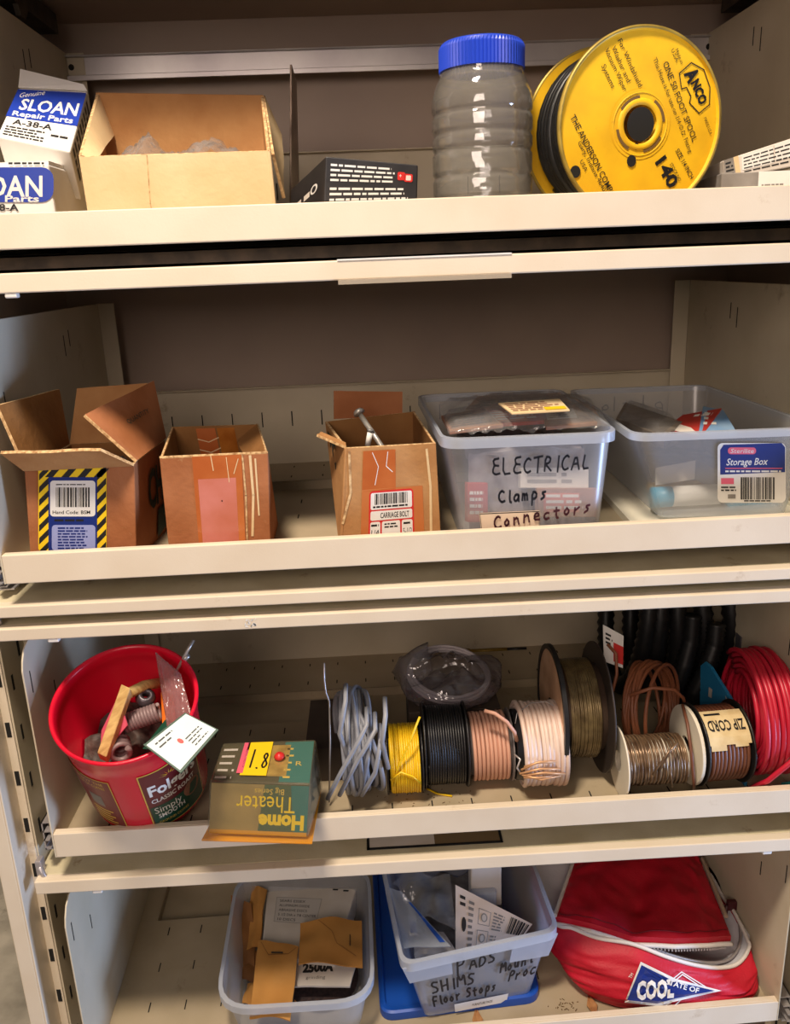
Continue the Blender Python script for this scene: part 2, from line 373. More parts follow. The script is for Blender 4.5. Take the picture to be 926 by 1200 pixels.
# ---------------------------------------------------------------- cabinet
CAB = empty('steel_cabinet', (0, .2, FLZ), 'cream painted steel cabinet holding four open trays of hardware', 'cabinet')
m = MB()
for sx in (-1, 1):
    m.box(sx*.484, sx*.480, 0.0, .47, FLZ, .36)
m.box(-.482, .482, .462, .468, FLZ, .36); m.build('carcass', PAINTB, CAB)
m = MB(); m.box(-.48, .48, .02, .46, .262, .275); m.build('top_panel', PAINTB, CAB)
for sx in (-1, 1):
    m = MB(); m.box(sx*.484, sx*.4665, -.006, -.001, FLZ, .36); m.build('front_flange', PAINT, CAB, bevel=.001)
    m = MB(); m.box(sx*.4665, sx*.4645, -.006, .060, FLZ, .36)
    m.box(sx*.4645, sx*.4555, .026, .028, FLZ, .36); m.build('inner_return', PAINT, CAB, bevel=.0006)
    m = MB(); m.box(sx*.4555, sx*.4535, .028, .085, FLZ, .36); m.box(sx*.4535, sx*.447, .083, .085, FLZ, .36)
    m.build('slotted_standard', TRAYP, CAB)
    m = MB(); z = FLZ+.05
    while z < .3:
        m.box(sx*.4535, sx*.4531, .040, .044, z, z+.018); m.box(sx*.4535, sx*.4531, .066, .071, z+.028, z+.048)
        m.box(sx*.4625, sx*.4575, .0256, .0262, z+.012, z+.030); z += .0605
    m.build('standard_slots', SLOT, CAB, kind='stuff')
    for k in range(4):     # telescoping slide at every tray
        z = -.055-.318*k+(.012 if k else 0)
        m = MB()
        def chan(x0, x1, z0, z1, y0, t=.0014):
            m.box(x0, x1, y0, .42, z1-t, z1); m.box(x0, x1, y0, .42, z0, z0+t); xs = x0 if sx < 0 else x1-t
            m.box(xs, xs+t, y0, .42, z0, z1)
        a, b = sorted((sx*.446, sx*.4285))
        chan(a, b, z-.002, z+.034, .03)
        chan(a+.004, b-.003, z+.004, z+.028, .022); chan(a+.007, b-.004, z+.010, z+.022, .015)
        m.build('slide_rail', ZINC, CAB)
        m = MB(); m.box(min(sx*.4530, sx*.446), max(sx*.4530, sx*.446), .012, .024, z-.032, z-.004); m.tube([(sx*.449, .014, z-.012), (sx*.444, .010, z-.020), (sx*.441, .012, z-.032)], .0035, 6)
        m.build('slide_clip', ZINC, CAB, bevel=.0015)
# retracted doors and fixed shelves seen as strips between the trays
def strip(name, z1, z0, x0, x1, depth, mt, top=PAINTD):
    m = MB(); m.box(x0, x1, 0, .014, z0, z1); m.box(x0, x1, .013, depth, z1-.006, z1-.0005, 1)
    return m.build(name, [PAINT, top], CAB, bevel=.0012)
strip('door_edge', -.050, -.0675, -.452, .452, .44, PAINT)
strip('fixed_shelf', -.3695, -.382, -.452, .452, .44, PAINT)
strip('door_edge', -.394, -.4075, -.452, .452, .44, PAINT)
m = MB(); m.prism([(-.4515, .0115, -.7005), (.452, .0115, -.7005), (.452, .44, -.7005), (-.452, .44, -.7005)], (0, 0, -.005), 1)
m.box(-.4515, .452, 0, .012, -.717, -.7005); m.build('fixed_shelf', [PAINT, PAINTD], CAB, bevel=.0012)
m = MB(); m.box(-.45, .45, .05, .44, -.047, -.036); m.box(-.45, .45, .10, .44, -.0335, -.0325); m.build('hanging_rail', DARKM, CAB)
# label holder on the first door edge, sunk holder on the fourth shelf
a, b = at(395, 305, 1, -.002), at(600, 297, 1, -.002)
m = MB(); m.box(a.x, b.x, -.0010, .0006, -.0712, -.0672); m.build('label_holder', film('holder_film', (226, 212, 190), .5, .3, .1), CAB)
m = MB(); m.box(a.x, b.x, -.0008, .003, -.0504, -.0490); m.build('paper_strip', WHITE, CAB)
a, b = at(430, 996, 2, -.7), at(590, 988, 2, -.7)
m = MB(); x0, x1, y0, y1, z = a.x, b.x, .021, .047, -.6999
m.box(x0, x1, y0, y0+.003, z, z+.001); m.box(x0, x0+.003, y0, y1, z, z+.001); m.box(x1-.003, x1, y0, y1, z, z+.001); m.box(x0, x1, y1-.003, y1, z, z+.001)
m.box(x0+.003, x0+(x1-x0)*.5, y0+.003, y1-.003, z, z+.0004, 1); m.box(x0+(x1-x0)*.5, x1-.003, y0+.003, y1-.003, z, z+.0004, 2)
m.build('label_frame', [BLACK, OFFW, mat('dull_brown_card', (120, 100, 70), .7)], CAB)
for px, py, zz in ((64, 756, -.4075), (115, 1047, -.717), (898, 1003, -.717), (14, 350, -.0675)):
    p = at(px, py, 1, .003); m = MB(); m.box(p.x-.0055, p.x+.0055, .001, .009, zz-.0042, zz+.0002); m.build('bumper', WHITE, CAB, bevel=.0012)
# scuff of white paint on the second door edge
d = Dec(quad((-.45, 0, -.4075), (.45, 0, -.4075), (.45, 0, -.394), (-.45, 0, -.394), .9, .0135))
R = random.Random(5); c = at(292, 729, 1, 0).x+.45
for k in range(16):
    x, y = c+R.uniform(-.006, .006), .007+R.uniform(-.004, .004); d.poly([(x, y), (x+R.uniform(.001, .004), y+R.uniform(-.001, .002)), (x+R.uniform(0, .002), y+.003)], WHITE, 0)
d.build('paint_scuff', CAB)
# zinc cross rail at the back of the top tier
m = MB(); m.box(-.427, .427, .428, .430, .192, .2165); m.box(-.427, .427, .420, .4285, .215, .2165); m.box(-.427, .427, .4215, .428, .1915, .1930)
m.box(-.427, .427, .4205, .4225, .1865, .1930)
m.build('cross_rail', ZINC, CAB, bevel=.0006)
for sx in (-1, 1):
    m = MB(); m.box(sx*.434-.006, sx*.434+.006, .424, .436, .186, .222); m.lathe([(0, .004), (.003, .003), (.003, 0)], (sx*.418, .428, .204), (0, -1, 0), 12, 1)
    m.build('rail_bracket', [PAINT, SLOT], CAB, bevel=.0008)
for sx in (-1, 1):
    m = MB(); m.box(min(sx*.448, sx*.42), max(sx*.448, sx*.42), .03, .40, .236, .258); m.prism([(sx*.42, .30, .236), (sx*.42, .27, .236), (sx*.42, .275, .225), (sx*.42, .29, .225)], (sx*.006, 0, 0)); m.build('upper_slide', DARKM, CAB)

# ---------------------------------------------------------------- trays
TZ = (0, -.314, -.6371, -.950); TE = (.0062, .0114, .0071, .028)
WORDS = ('topmost', 'second', 'third', 'lowest')
TL = ('cream steel pull-out tray at the top, under the jar and yellow spool', 'cream steel pull-out tray under the brown boxes and storage box',
      'cream steel pull-out tray under the red can and wire spools', 'cream steel pull-out tray at the bottom, under the red cooler bag')
for k in range(4):
    cz, e = TZ[k], TE[k]; c, s_ = math.cos(e), math.sin(e)
    fn = lambda p, c=c, s_=s_, cz=cz: V((p.x*c-p.y*s_, p.x*s_+p.y*c, p.z+cz))
    T = empty('shelf_tray', (0, .2, cz-.03), TL[k], 'tray', 'pull-out trays of the cabinet')
    m = MB(); m.box(-.42, .42, 0, .0022, -.030, 0, fn=fn); m.box(-.42, .42, .0022, .010, -.0022, 0, fn=fn); m.box(-.42, .42, .0078, .010, -.022, -.0022, fn=fn); m.box(-.42, .42, .002, .010, -.030, -.028, fn=fn)
    m.build('front_lip', PAINT, T, bevel=.0009)
    m = MB(); zf = -.022
    yr0, yr1 = .246, .330
    m.box(-.42, .42, .010, yr0, zf-.0015, zf, fn=fn); m.box(-.42, -.395, yr0, .44, zf-.0015, zf, fn=fn); m.box(.395, .42, yr0, .44, zf-.0015, zf, fn=fn)
    m.box(-.395, .395, yr0-.0015, yr0, zf-.014, zf, fn=fn); m.box(-.395, .395, yr0, yr1, zf-.0145, zf-.013, fn=fn); m.box(-.395, .395, yr1, yr1+.0015, zf-.014, zf, fn=fn)
    m.box(-.395, .395, yr1, .44, zf-.0015, zf, fn=fn); m.box(-.395, -.3935, yr0, yr1, zf-.014, zf, fn=fn); m.box(.3935, .395, yr0, yr1, zf-.014, zf, fn=fn)
    m.build('tray_floor', FLOORP, T, bevel=.0006)
    for sx in (-1, 1):
        pr = [(0, -.030), (0, .196), (.004, .206), (.012, .216), (.024, .2205), (.43, .2205), (.43, -.030)]
        m = MB(); x0 = sx*.42; m.prism([fn(V((x0, y, z))) for y, z in pr], V((sx*.0018*c, sx*.0018*s_, 0)))
        m.box(sx*.42, sx*.398, .430, .432, -.022, .2205, fn=fn)
        m.build('side_wall', TRAYP, T, bevel=.0005)
        m = MB()
        for y, z0, z1 in ((.014, .165, .19), (.07, .130, .150), (.27, .165, .19), (.29, .175, .195), (.35, .02, .04)):
            m.box(sx*.42, sx*.4196, y, y+.0016, z0, z1, fn=fn)
        m.build('side_slots', SLOT, T, kind='stuff')
    m = MB(); m.box(-.42, .42, .440, .442, -.024, .094, fn=fn); m.box(-.42, .42, .432, .440, .092, .094, fn=fn)
    m.build('back_wall', TRAYP, T, bevel=.0008)
    m = MB(); n = 0
    for i in range(-9, 10):
        x = i*.0438+.012
        m.box(x, x+.0016, .4394, .440, .034, .056, fn=fn)
        if abs(x) < .385:
            m.box(x, x+.0016, .410, .418, zf, zf+.0003, fn=fn); m.box(x, x+.0016, .350, .360, zf, zf+.0003, fn=fn)
    for i in range(-8, 9):
        x = i*.0465-.002
        for y in ((.215, .230), (.150, .165), (.085, .100), (.035, .050)):
            if (k == 3 and y[0] > .06) or (k != 3 and y[0] != .085): m.box(x, x+.0015, y[0], y[1], zf, zf+.0003, fn=fn)
    m.build('floor_slots', SLOT, T, kind='stuff')
F1, F2, F3, F4 = [z-.022 for z in TZ]

# ---------------------------------------------------------------- cartons
def crate(root, A, B, C, D, base, h, t, mw, mi, me=CARDE, tops=None):
    """open box: A front-left, B front-right, C back-right, D back-left (tops of walls, 3D); base = matching bottom points"""
    top = [V(p) for p in (A, B, C, D)]; bot = [V(p) for p in base]; cen = sum(bot, V())/4
    names = ('front_panel', 'right_panel', 'back_panel', 'left_panel')
    for i in range(4):
        j = (i+1) % 4; tm = tops[i] if tops else None
        a, b, p, q = bot[i], bot[j], top[j], top[i]
        n = (b-a).cross(q-a).normalized(); n = n if n.dot(cen-a) > 0 else -n
        m = MB(); m.hexa([a, b, p, q], [a+n*t, b+n*t, p+n*t, q+n*t]); m.m = [0, 1, 0, 0, 2, 0]
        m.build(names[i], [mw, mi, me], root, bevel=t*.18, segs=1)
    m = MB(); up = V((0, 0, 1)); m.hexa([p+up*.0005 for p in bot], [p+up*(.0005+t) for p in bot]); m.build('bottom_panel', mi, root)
def flap(root, pts, t, mts, name='flap', sub=6, bend=0):
    P = [V(p) for p in pts]; n = (P[1]-P[0]).cross(P[3]-P[0]).normalized()
    m = MB(); R = random.Random(len(name)+int(P[0].x*1000))
    ph = R.uniform(0, 6)
    def g(side):
        return lambda u, v: (P[0]*(1-u)*(1-v)+P[1]*u*(1-v)+P[2]*u*v+P[3]*(1-u)*v)+n*(side*t+bend*math.sin(PI*u)*v+.0006*math.sin(9*u+ph)*v)
    m.grid(g(0), sub, sub, 0); m.grid(g(1), sub, sub, 1 if len(mts) > 1 else 0)
    # rim
    for e in (lambda k: (k, 0), lambda k: (k, 1), lambda k: (0, k), lambda k: (1, k)):
        m.grid(lambda u, v, e=e: g(v)(*e(u)), sub, 1, 2 if len(mts) > 2 else 0, False)
    return m.build(name, mts, root)

# tier 1: two white cartons, one on the other
y = .030
x1 = at(60, 215, 1, y).x
zt = at(30, 190, 1, y).z
R1 = empty('parts_carton', (x1-.055, .08, F1), 'white and blue repair parts carton lying under the tilted one at left edge', 'box')
m = MB(); m.box(x1-.115, x1, y, .15, F1, zt-.002); m.box(x1-.115, x1+.002, y+.02, .151, F1, F1+.012, 1); m.build('carton_body', [WHITE, GREYC], R1, bevel=.002)
p = onplane((0, y-.0004, 0), (0, -1, 0)); d = Dec(p)
d.rrect(-70, 1200-237, 63, 1200-196, 14, BLUE, 0); d.text('SLOAN', -44, 1200-230, 24, WHITE, 1, w=94, bold=.02)
d.text('Repair Parts', -52, 1200-236.5, 7.5, WHITE, 2, w=98, bold=.02); d.text('A-38-A', -24, 1200-247, 8, BLACK, 1, w=46, bold=.02)
d.fine(10, 1200-194, 55, 1200-189, 1, BLACK, 1, 4)
d.build('printed_label', R1)
m = MB(); m.box(x1-.1, x1-.001, y+.004, .12, zt-.002, zt+.001); m.build('top_flap', WHITE, R1)
# tilted carton
TLp, TRp = at(22, 103, 1, .150), at(102, 107, 1, .142)
BLp, BRp = at(-4, 160, 1, .070), at(82, 178, 1, .062)
R2 = empty('parts_carton', (-.37, .1, zt), 'white repair parts carton with open end flap, tilted on top of another', 'box')
BLp, BRp, TRp, TLp = planar([BLp, BRp, TRp, TLp]); n = (BRp-BLp).cross(TLp-BLp).normalized(); th = -n*.052
m = MB(); A = [BLp, BRp, TRp, TLp]; m.hexa(A, [q+th for q in A]); m.build('carton_body', WHITE, R2, bevel=.0015)
d = Dec(quad(BLp, BRp, TRp, TLp, 80, 62))
d.rect(0, 25, 80, 60, BLUE, 0); d.text('Genuine', 5, 49, 6, WHITE, 1, w=28, rot=12, shear=.3); d.text('SLOAN', 10, 35, 13, WHITE, 1, w=66, bold=.02)
d.text('Repair Parts', 6, 27, 5.5, WHITE, 1, w=68, bold=.02); d.text('A-38-A', 10, 17, 6, BLACK, 1, w=44, bold=.02); d.fine(5, 3, 52, 15, 4, BLACK, 1, 3); d.fine(55, 10, 78, 14, 1, BLACK, 1, 5)
d.build('printed_label', R2)
fl = [TLp, TRp, at(98, 100, 1, .146), at(24, 82, 1, .158)]; m = MB(); m.slab(fl, .0012); m.build('end_flap', WHITE, R2)
d = Dec(quad(*fl, 80, 22)); d.fine(6, 2, 74, 18, 4, BLACK, 1, 8); d.build('flap_print', R2)
sf = [BRp, BRp+th, TRp+th, TRp]; d = Dec(quad(*sf, 50, 62)); d.fine(4, 4, 46, 58, 9, BLACK, 1, 9, ragged=.5); d.build('side_print', R2)

# open tan carton with clear bags
FY, BY = .030, .150
A, B = at(92, 183, 1, FY), at(317, 176, 1, FY); C, D = at(309, 112, 1, BY), at(113, 109, 1, BY)
base = [V((A.x+.002, FY, F1)), V((B.x+.002, FY, F1)), V((C.x, BY, F1)), V((D.x, BY, F1))]
R3 = empty('open_carton', (-.2, .09, F1), 'open tan cardboard carton holding clear plastic bags beside the white cartons', 'box')
crate(R3, A, B, C, D, base, .07, .0035, CARDP, CARD)
flap(R3, [B+V((.003, .004, -.003)), C+V((.001, 0, 0)), at(331, 158, 1, BY), at(334, 232, 1, FY+.02)], .003, (CARDP, CARD, CARDE), 'side_flap')
flap(R3, [D, A, A+V((.012, .002, -.004)), D+V((.010, 0, -.04))], .003, (CARD, CARDP, CARDE), 'side_flap')
d = Dec(quad(base[0], base[1], B, A, 226, 55)); d.stroke([(80, 0), (76, 22), (80, 54)], 1.2, CARDE, 0); d.stroke([(4, 3), (222, 3)], .8, CARDE, 0); d.build('crease_lines', R3)
R = random.Random(2)
for i, (px0, px1, yy, lab) in enumerate(((138, 215, .085, 'crumpled clear bag at left in the open tan carton'), (205, 296, .105, 'crumpled clear bag at right in the open tan carton'))):
    a, b = at(px0, 176, 1, yy), at(px1, 174, 1, yy); zt_ = at(200, 150, 1, yy).z
    m = MB()
    def g(u, v, a=a, b=b, zt_=zt_, i=i):
        x = a.x+(b.x-a.x)*u; q = V((x*40, v*3+i*7, 3.1)); hgt = (.62+.38*noise.noise(V((u*4+i*9, v*3, .5))))*math.sin(PI*min(max(u, .04), .96))**.4*math.sin(PI*(.06+.88*v))**.6
        return V((x+.004*noise.noise(q), FY+.012+(BY-FY-.02)*v+.004*noise.noise(q*2), a.z-.022+(zt_-a.z+.022)*hgt+.006*noise.noise(V((u*14, v*14, i)))))
    m.grid(g, 26, 18); o = m.build('plastic_bag', BAGM, solid=.0003); tag(o, lab, 'bag', 'clear bags in the tan carton')

# steel divider blade
p0, p1 = at(337, 212, 1, .17), at(340, 74, 1, .17)
m = MB(); m.prism([(p0.x-.0012, .160, F1), (p0.x-.0012, .30, F1), (p1.x-.0008, .24, p1.z-.004), (p1.x-.0008, .176, p1.z)], (.0022, 0, 0))
o = m.build('steel_divider', mat('divider_steel', (150, 132, 116), .45, .5, col2=(92, 76, 64), ns=40), bevel=.0004); tag(o, 'thin upright brown steel divider blade behind the black box', 'divider')

# black box resting on the lip
A4 = [at(380, 240, 1, .012), at(489, 240, 1, .022), at(490, 193, 1, .022), at(382, 183, 1, .012)]
tb = [at(338, 262, 1, .100), V((at(486, 230, 1, .115).x-.004, .115, F1+.001)), V((at(486, 230, 1, .115).x-.002, .115, F1+.028)), at(341, 222, 1, .100)]
tb[0].z = F1+.0005; A4[0].z = max(A4[0].z, .0005); A4[1].z = max(A4[1].z, .0005); A4 = planar(A4)
R4 = empty('hardware_box', (0, .06, F1), 'black printed box with fine white lettering, tipped up on the tray lip', 'box')
m = MB(); m.hexa(A4, tb); m.build('carton_body', BLKBOX, R4, bevel=.0012)
d = Dec(quad(*A4, 108, 50)); d.fine(6, 22, 82, 44, 4, WHITE, 0, 3, .45, .12); d.fine(6, 6, 100, 18, 2, WHITE, 0, 6, .45, .1); d.fine(6, 0, 100, 5, 1, WHITE, 0, 7, .5, .1)
d.rrect(84, 27, 93, 38, 2, REDP, 1); d.rrect(92, 25, 102, 36, 2, REDP, 1); d.text('+', 86, 30, 6, WHITE, 2); d.rrect(94, 27, 100, 34, 1, OFFW, 2); d.build('front_print', R4)
d = Dec(quad(tb[0], A4[0], A4[3], tb[3], 42, 40)); d.ell(30, 20, 4, 4, WHITE, 0); d.ell(30, 20, 2.4, 2.6, BLKBOX, 1); d.fine(6, 5, 26, 24, 2, OFFW, 0, 4); d.build('side_print', R4)

# jar
jc = at(565, 150, 1, .085); jr = (at(624, 150, 1, .085)-at(507, 150, 1, .085)).x/2; ztop = at(565, 44, 1, .045).z; zl = at(565, 73, 1, .045).z
J = empty('plastic_jar', (jc.x, .085, F1), 'large empty clear ribbed plastic jar with blue screw lid', 'jar')
H = zl-F1
pf = [(0, .0), (.0015, jr*.80), (.006, jr*.93), (.012, jr*.99)]
for q in range(1, 60):
    f = q/60; h = .012+f*(H-.012); s = 1.0
    for c0 in (.10, .26, .44, .56, .70): s -= .045*math.exp(-((f-c0)/.014)**2)
    if f > .78: s *= 1-.20*((f-.78)/.2)**1.6 if f < .96 else .80
    pf.append((h, jr*s))
pf.append((H, jr*.80)); inner = [(h+.0008, max(r-.0011, 0)) for h, r in reversed(pf)]
m = MB(); m.lathe(pf, (jc.x, .085, F1), (0, 0, 1), 64); m.lathe(inner, (jc.x, .085, F1), (0, 0, 1), 64); m.build('jar_body', JARM, J)
m = MB(); lr = jr*.815; hz = ztop-zl+.004
m.lathe([(0, lr*.97), (.0, lr), (hz*.8, lr), (hz*.95, lr*.98), (hz, lr*.94)], (jc.x, .085, zl), (0, 0, 1), 144, rip=lambda a, j: 1.03 if int(a/(2*PI)*144+.5) % 2 and 0 < j < 3 else 1, smooth=False)
m.lathe([(hz, lr*.94), (hz-.001, lr*.9), (hz-.001, 0)], (jc.x, .085, zl), (0, 0, 1), 60); m.build('screw_lid', LIDB, J)
m = MB(); m.lathe([(0, jr*.83), (.003, jr*.84), (.006, jr*.83)], (jc.x, .085, zl-.008), (0, 0, 1), 48); m.build('neck_ring', JARM, J)

# big yellow spool of black hose
sc = at(751, 128, 1, .045); SR = .0812; sc.z = F1+SR+.001; sc.x += 0
ax = V((.17, -1, -.03)).normalized()
S = empty('hose_spool', (sc.x, .08, F1), 'big yellow printed steel spool of black rubber hose standing on edge', 'spool')
xr = V((1, 0, 0)); xr = (xr-ax*xr.dot(ax)).normalized(); yr = -ax.cross(xr) if (-ax.cross(xr)).z > 0 else ax.cross(xr)
for nm, dd, sgn in (('front_flange', 0, 1), ('rear_flange', -.084, -1)):
    o0 = sc+ax*dd; m = MB()
    m.lathe([(0, .019), (0, SR*.955), (sgn*.0012, SR*.965), (sgn*.0028, SR*.975), (sgn*.0036, SR*.99), (sgn*.002, SR), (-sgn*.001, SR), (-sgn*.001, .019)], o0, ax, 96, 0, False, True)
    m.lathe([(sgn*.0030, SR*.970), (sgn*.0040, SR*.988), (sgn*.0022, SR*1.006), (-sgn*.0012, SR*1.006), (-sgn*.0012, SR*.98)], o0, ax, 96, 1)
    m.lathe([(0, .0185), (.0002, .030)], o0+ax*.0003, ax, 48, 0); m.build(nm, [SPY, RIMY], S)
m = MB(); m.lathe([(-.069, .030), (-.001, .030)], sc, ax, 40); m.lathe([(-.069, .0175), (.0006, .0175), (.0012, .0195), (.0006, .0215)], sc, ax, 40, 1); m.build('hub', [DARKM, SPY], S)
m = MB()
def wound(m, o, ax, R, L, wr, turns, seed=0, jit=.12, n=20, k=6, xr=None, mt=0, tilt=.0):
    """wire wound on a drum from o along ax"""
    o = V(o); ax = V(ax).normalized(); u = (xr or ax.orthogonal()); u = (u-ax*u.dot(ax)).normalized(); v = ax.cross(u); P = []; N = int(turns*n)
    for i in range(N+1):
        t = i/n; a = 2*PI*t; h = L*(i/N)+wr*jit*4*noise.noise(V((t*1.7, seed, .3)))+tilt*math.sin(a+seed)
        r = R+wr*jit*5*(noise.noise(V((t*1.3, seed+5, .7)))); P.append(o+ax*h+u*(math.cos(a)*r)+v*(math.sin(a)*r))
    m.tube(P, wr, k, m=mt)
wound(m, sc-ax*.079, ax, SR*.85, .071, .0046, 8.5, 3, .10, 40, 8); wound(m, sc-ax*.070, ax, SR*.77, .050, .0046, 6, 6, .08, 34, 8)
m.lathe([(-.082, SR*.74), (-.002, SR*.74)], sc, ax, 40); m.build('wound_hose', RUBB, S)
U = SR/99.
f0 = lambda x, y, h: sc+xr*(x*U)+yr*(y*U)+ax*(h+.0004)
d = Dec(f0); X = lambda px: px-752; Y = lambda py: (146-py)*.89
K = mat('spool_ink', (52, 42, 14), .6)
for t, x, y, h, wd in (('For Windshield', 720, 52, 5.5, 54), ('Washer and', 713, 60, 5.5, 40), ('Vacuum Wiper', 705, 62, 5.5, 48), ('Systems', 702, 80, 5.5, 26)):
    d.text(t, X(x), Y(y), h, K, 0, w=wd, rot=-59)
d.text('THE ANDERSON COMPANY', X(667), Y(137), 7, K, 0, w=112, rot=-58, bold=.01); d.text('Gary, Indiana 46406', X(677), Y(166), 5, K, 0, w=66, rot=-58); d.text('USA', X(680), Y(188), 4.5, K, 0, w=13, rot=-58)
d.text('ONE 50 FOOT SPOOL', X(775), Y(77), 7, K, 0, w=92, rot=-62, bold=.005); d.text('This Hose is for use on 1/4 O.D. Fitting', X(763), Y(72), 5, K, 0, w=110, rot=-62)
d.text('140', X(773), Y(191), 14, BLACK, 0, w=36, rot=-56, bold=.035); d.text('SIZE 1/4 INCH', X(797), Y(178), 5.5, K, 0, w=38, rot=-55, bold=.01); d.text('STOCK NO.', X(791), Y(194), 4, K, 0, w=24, rot=-55)
lg = [(796, 88), (810, 76), (826, 84), (835, 104), (836, 124), (824, 134), (811, 122), (812, 114), (806, 104), (800, 106)]
d.stroke([(X(a), Y(b)) for a, b in lg+lg[:1]], 1.3, K, 0)
d.text('A', X(802), Y(88), 15, BLACK, 1, w=13, rot=-58, bold=.05); d.text('NCO', X(811), Y(99), 10, BLACK, 1, w=27, rot=-60, bold=.05); d.text('Made in', X(789), Y(62), 4, K, 1, w=16, rot=-60); d.text('U.S.A.', X(784), Y(62), 4, K, 1, w=15, rot=-60)
d.text('MADE U.S.A', X(830), Y(140), 3.6, K, 1, w=20, rot=-62)
d.build('spool_print', S)['kind'] = 'stuff'
d = Dec(lambda x, y, h: f0(x, y, h+.0003))
def arc(a0, a1, r0, r1, mt, n=10):
    for i in range(n):
        a, b = math.radians(a0+(a1-a0)*i/n), math.radians(a0+(a1-a0)*(i+1)/n)
        d.poly([(r0*math.cos(a), r0*math.sin(a)), (r1*math.cos(a), r1*math.sin(a)), (r1*math.cos(b), r1*math.sin(b)), (r0*math.cos(b), r0*math.sin(b))], mt, 1)
BRS = mat('spool_slot_brown', (112, 84, 40), .6)
for a in (95, 5, 190, 280): arc(a, a+52, 26, 30, BRS)
d.ell(0, 0, 16.5, 18, SLOT, 1, 28); d.ell(-4, -23, 3.6, 3.8, SLOT, 1); d.ell(-9, -38, 5.6, 6.4, SLOT, 1); d.ell(X(675), Y(200), 6.4, 6.6, SLOT, 1)
d.build('flange_holes', S)['kind'] = 'stuff'; m = MB(); m.lathe([(.0004, .0165), (.0018, .018), (.0016, .0215), (.0004, .0225)], sc, ax, 40); m.lathe([(.0004, .0262), (.0012, .0268), (.0004, .0275)], sc, ax, 48); m.build('hub_ring', SPY, S)

# flat cartons at right of the spool
bA = [at(846, 214, 1, .05), at(940, 214, 1, .03), at(940, 199, 1, .03), at(846, 203, 1, .05)]; bA[0].z = bA[1].z = F1+.001
o = empty('flat_carton', ((bA[0].x+bA[1].x)/2, .09, F1), 'flat grey carton with a white label under the leaning one', 'box')
m = MB(); m.hexa(bA, [q+V((.01, .09, 0)) for q in bA]); m.build('carton_body', GREYC, o, bevel=.001)
d = Dec(quad(*bA, 94, 12)); d.rect(44, 1, 84, 12, WHITE, 0); d.fine(48, 3, 74, 9, 2, GREYC, 1, 3); d.build('white_label', o)
bB = [at(850, 211, 1, .052), at(940, 193, 1, .035), at(940, 158, 1, .035), at(848, 188, 1, .052)]
o = empty('printed_carton', ((bB[0].x+bB[1].x)/2, .09, bB[0].z), 'flat printed grey and white carton leaning at the right edge', 'box')
m = MB(); m.hexa(bB, [q+V((.01, .085, -.002)) for q in bB]); m.build('carton_body', OFFW, o, bevel=.001)
d = Dec(quad(*bB, 94, 28)); d.rect(0, 0, 14, 28, GREYC, 0); d.fine(2, 4, 13, 25, 4, BLACK, 1, 3); d.poly([(14, 0), (20, 0), (18, 28), (12, 28)], CARDP, 1); d.rect(22, 8, 60, 26, WHITE, 0); d.fine(24, 4, 88, 25, 5, BLACK, 1, 5, .35, .2); d.rect(62, 10, 94, 27, WHITE, 0); d.build('carton_print', o)

# ================================================================ tier 2
# carton with hazard-striped label
FY = .022
A, B = at(28, 546, 1, FY), at(141, 547, 1, FY)
bl, br = at(34, 650, 1, FY), at(128, 646, 1, FY); zt = (A.z+B.z)/2
A.z = B.z = zt
dy = .115
rb = at(187, 612, 1, FY+dy); C = at(196, 540, 1, FY+dy); C.z = zt
base = [V((bl.x, FY, F2)), V((br.x+.026, FY, F2)), V((C.x-.006, FY+dy, F2)), V((bl.x+.004, FY+dy, F2))]
D = V((A.x+.006, FY+dy, zt))
Q = empty('hazard_label_carton', ((A.x+B.x)/2, FY+dy/2, F2), 'open brown carton with black and yellow striped barcode label on its front', 'box')
A2 = A; B2 = B+V((.014, 0, 0))
crate(Q, A2, B2, C, D, base, .1, .0032, CARDR, CARDI)
flap(Q, [A2, B2, at(118, 525, 1, FY-.026), at(1, 529, 1, FY-.022)], .0032, (CARDR, CARD, CARDE), 'front_flap')
flap(Q, [B2+V((0, .004, 0)), C, at(178, 449, 1, FY+.125), at(98, 488, 1, FY+.02)], .0032, (CARDR, CARDR, CARDE), 'right_flap')
flap(Q, [C+V((-.003, 0, 0)), D, at(90, 455, 1, FY+.13), at(172, 449, 1, FY+.135)], .0032, (CARD, CARD, CARDE), 'back_flap')
flap(Q, [D, A2+V((0, .004, 0)), at(-2, 475, 1, FY+.01), at(70, 456, 1, FY+.11)], .0032, (CARDI, CARDR, CARDE), 'left_flap')
d = Dec(onplane((0, FY-.0002, 0), (0, -1, 0))); Yp = lambda y: 1200-y
d.rrect(45, Yp(646), 125, Yp(548), 4, YEL, 0)
for k in range(7):     # diagonal stripes, clipped to the label's border bands
    y0 = 552+k*15
    d.poly([(46, Yp(y0+11)), (57, Yp(y0)), (57, Yp(y0-7.5)), (46, Yp(y0+3.5))], BLACK, 1)
    d.poly([(114, Yp(y0+11)), (124.5, Yp(y0)), (124.5, Yp(y0-7.5)), (114, Yp(y0+3.5))], BLACK, 1)
for k in range(4):
    x0 = 53+k*19; d.poly([(x0, Yp(559)), (x0+9, Yp(559)), (x0+18, Yp(549)), (x0+9, Yp(549))], BLACK, 1)
d.rect(57, Yp(646), 114, Yp(559), NAVY, 2); d.rrect(59, Yp(605), 112, Yp(563), 4, WHITE, 3); d.barcode(66, Yp(594), 107, Yp(571), BLACK, 4, 3)
d.text('Hand Code: BSM', 62, Yp(602), 4, BLACK, 4, w=44, bold=.01); d.fine(66, Yp(569), 104, Yp(566), 1, BLACK, 4, 2, .4, .1)
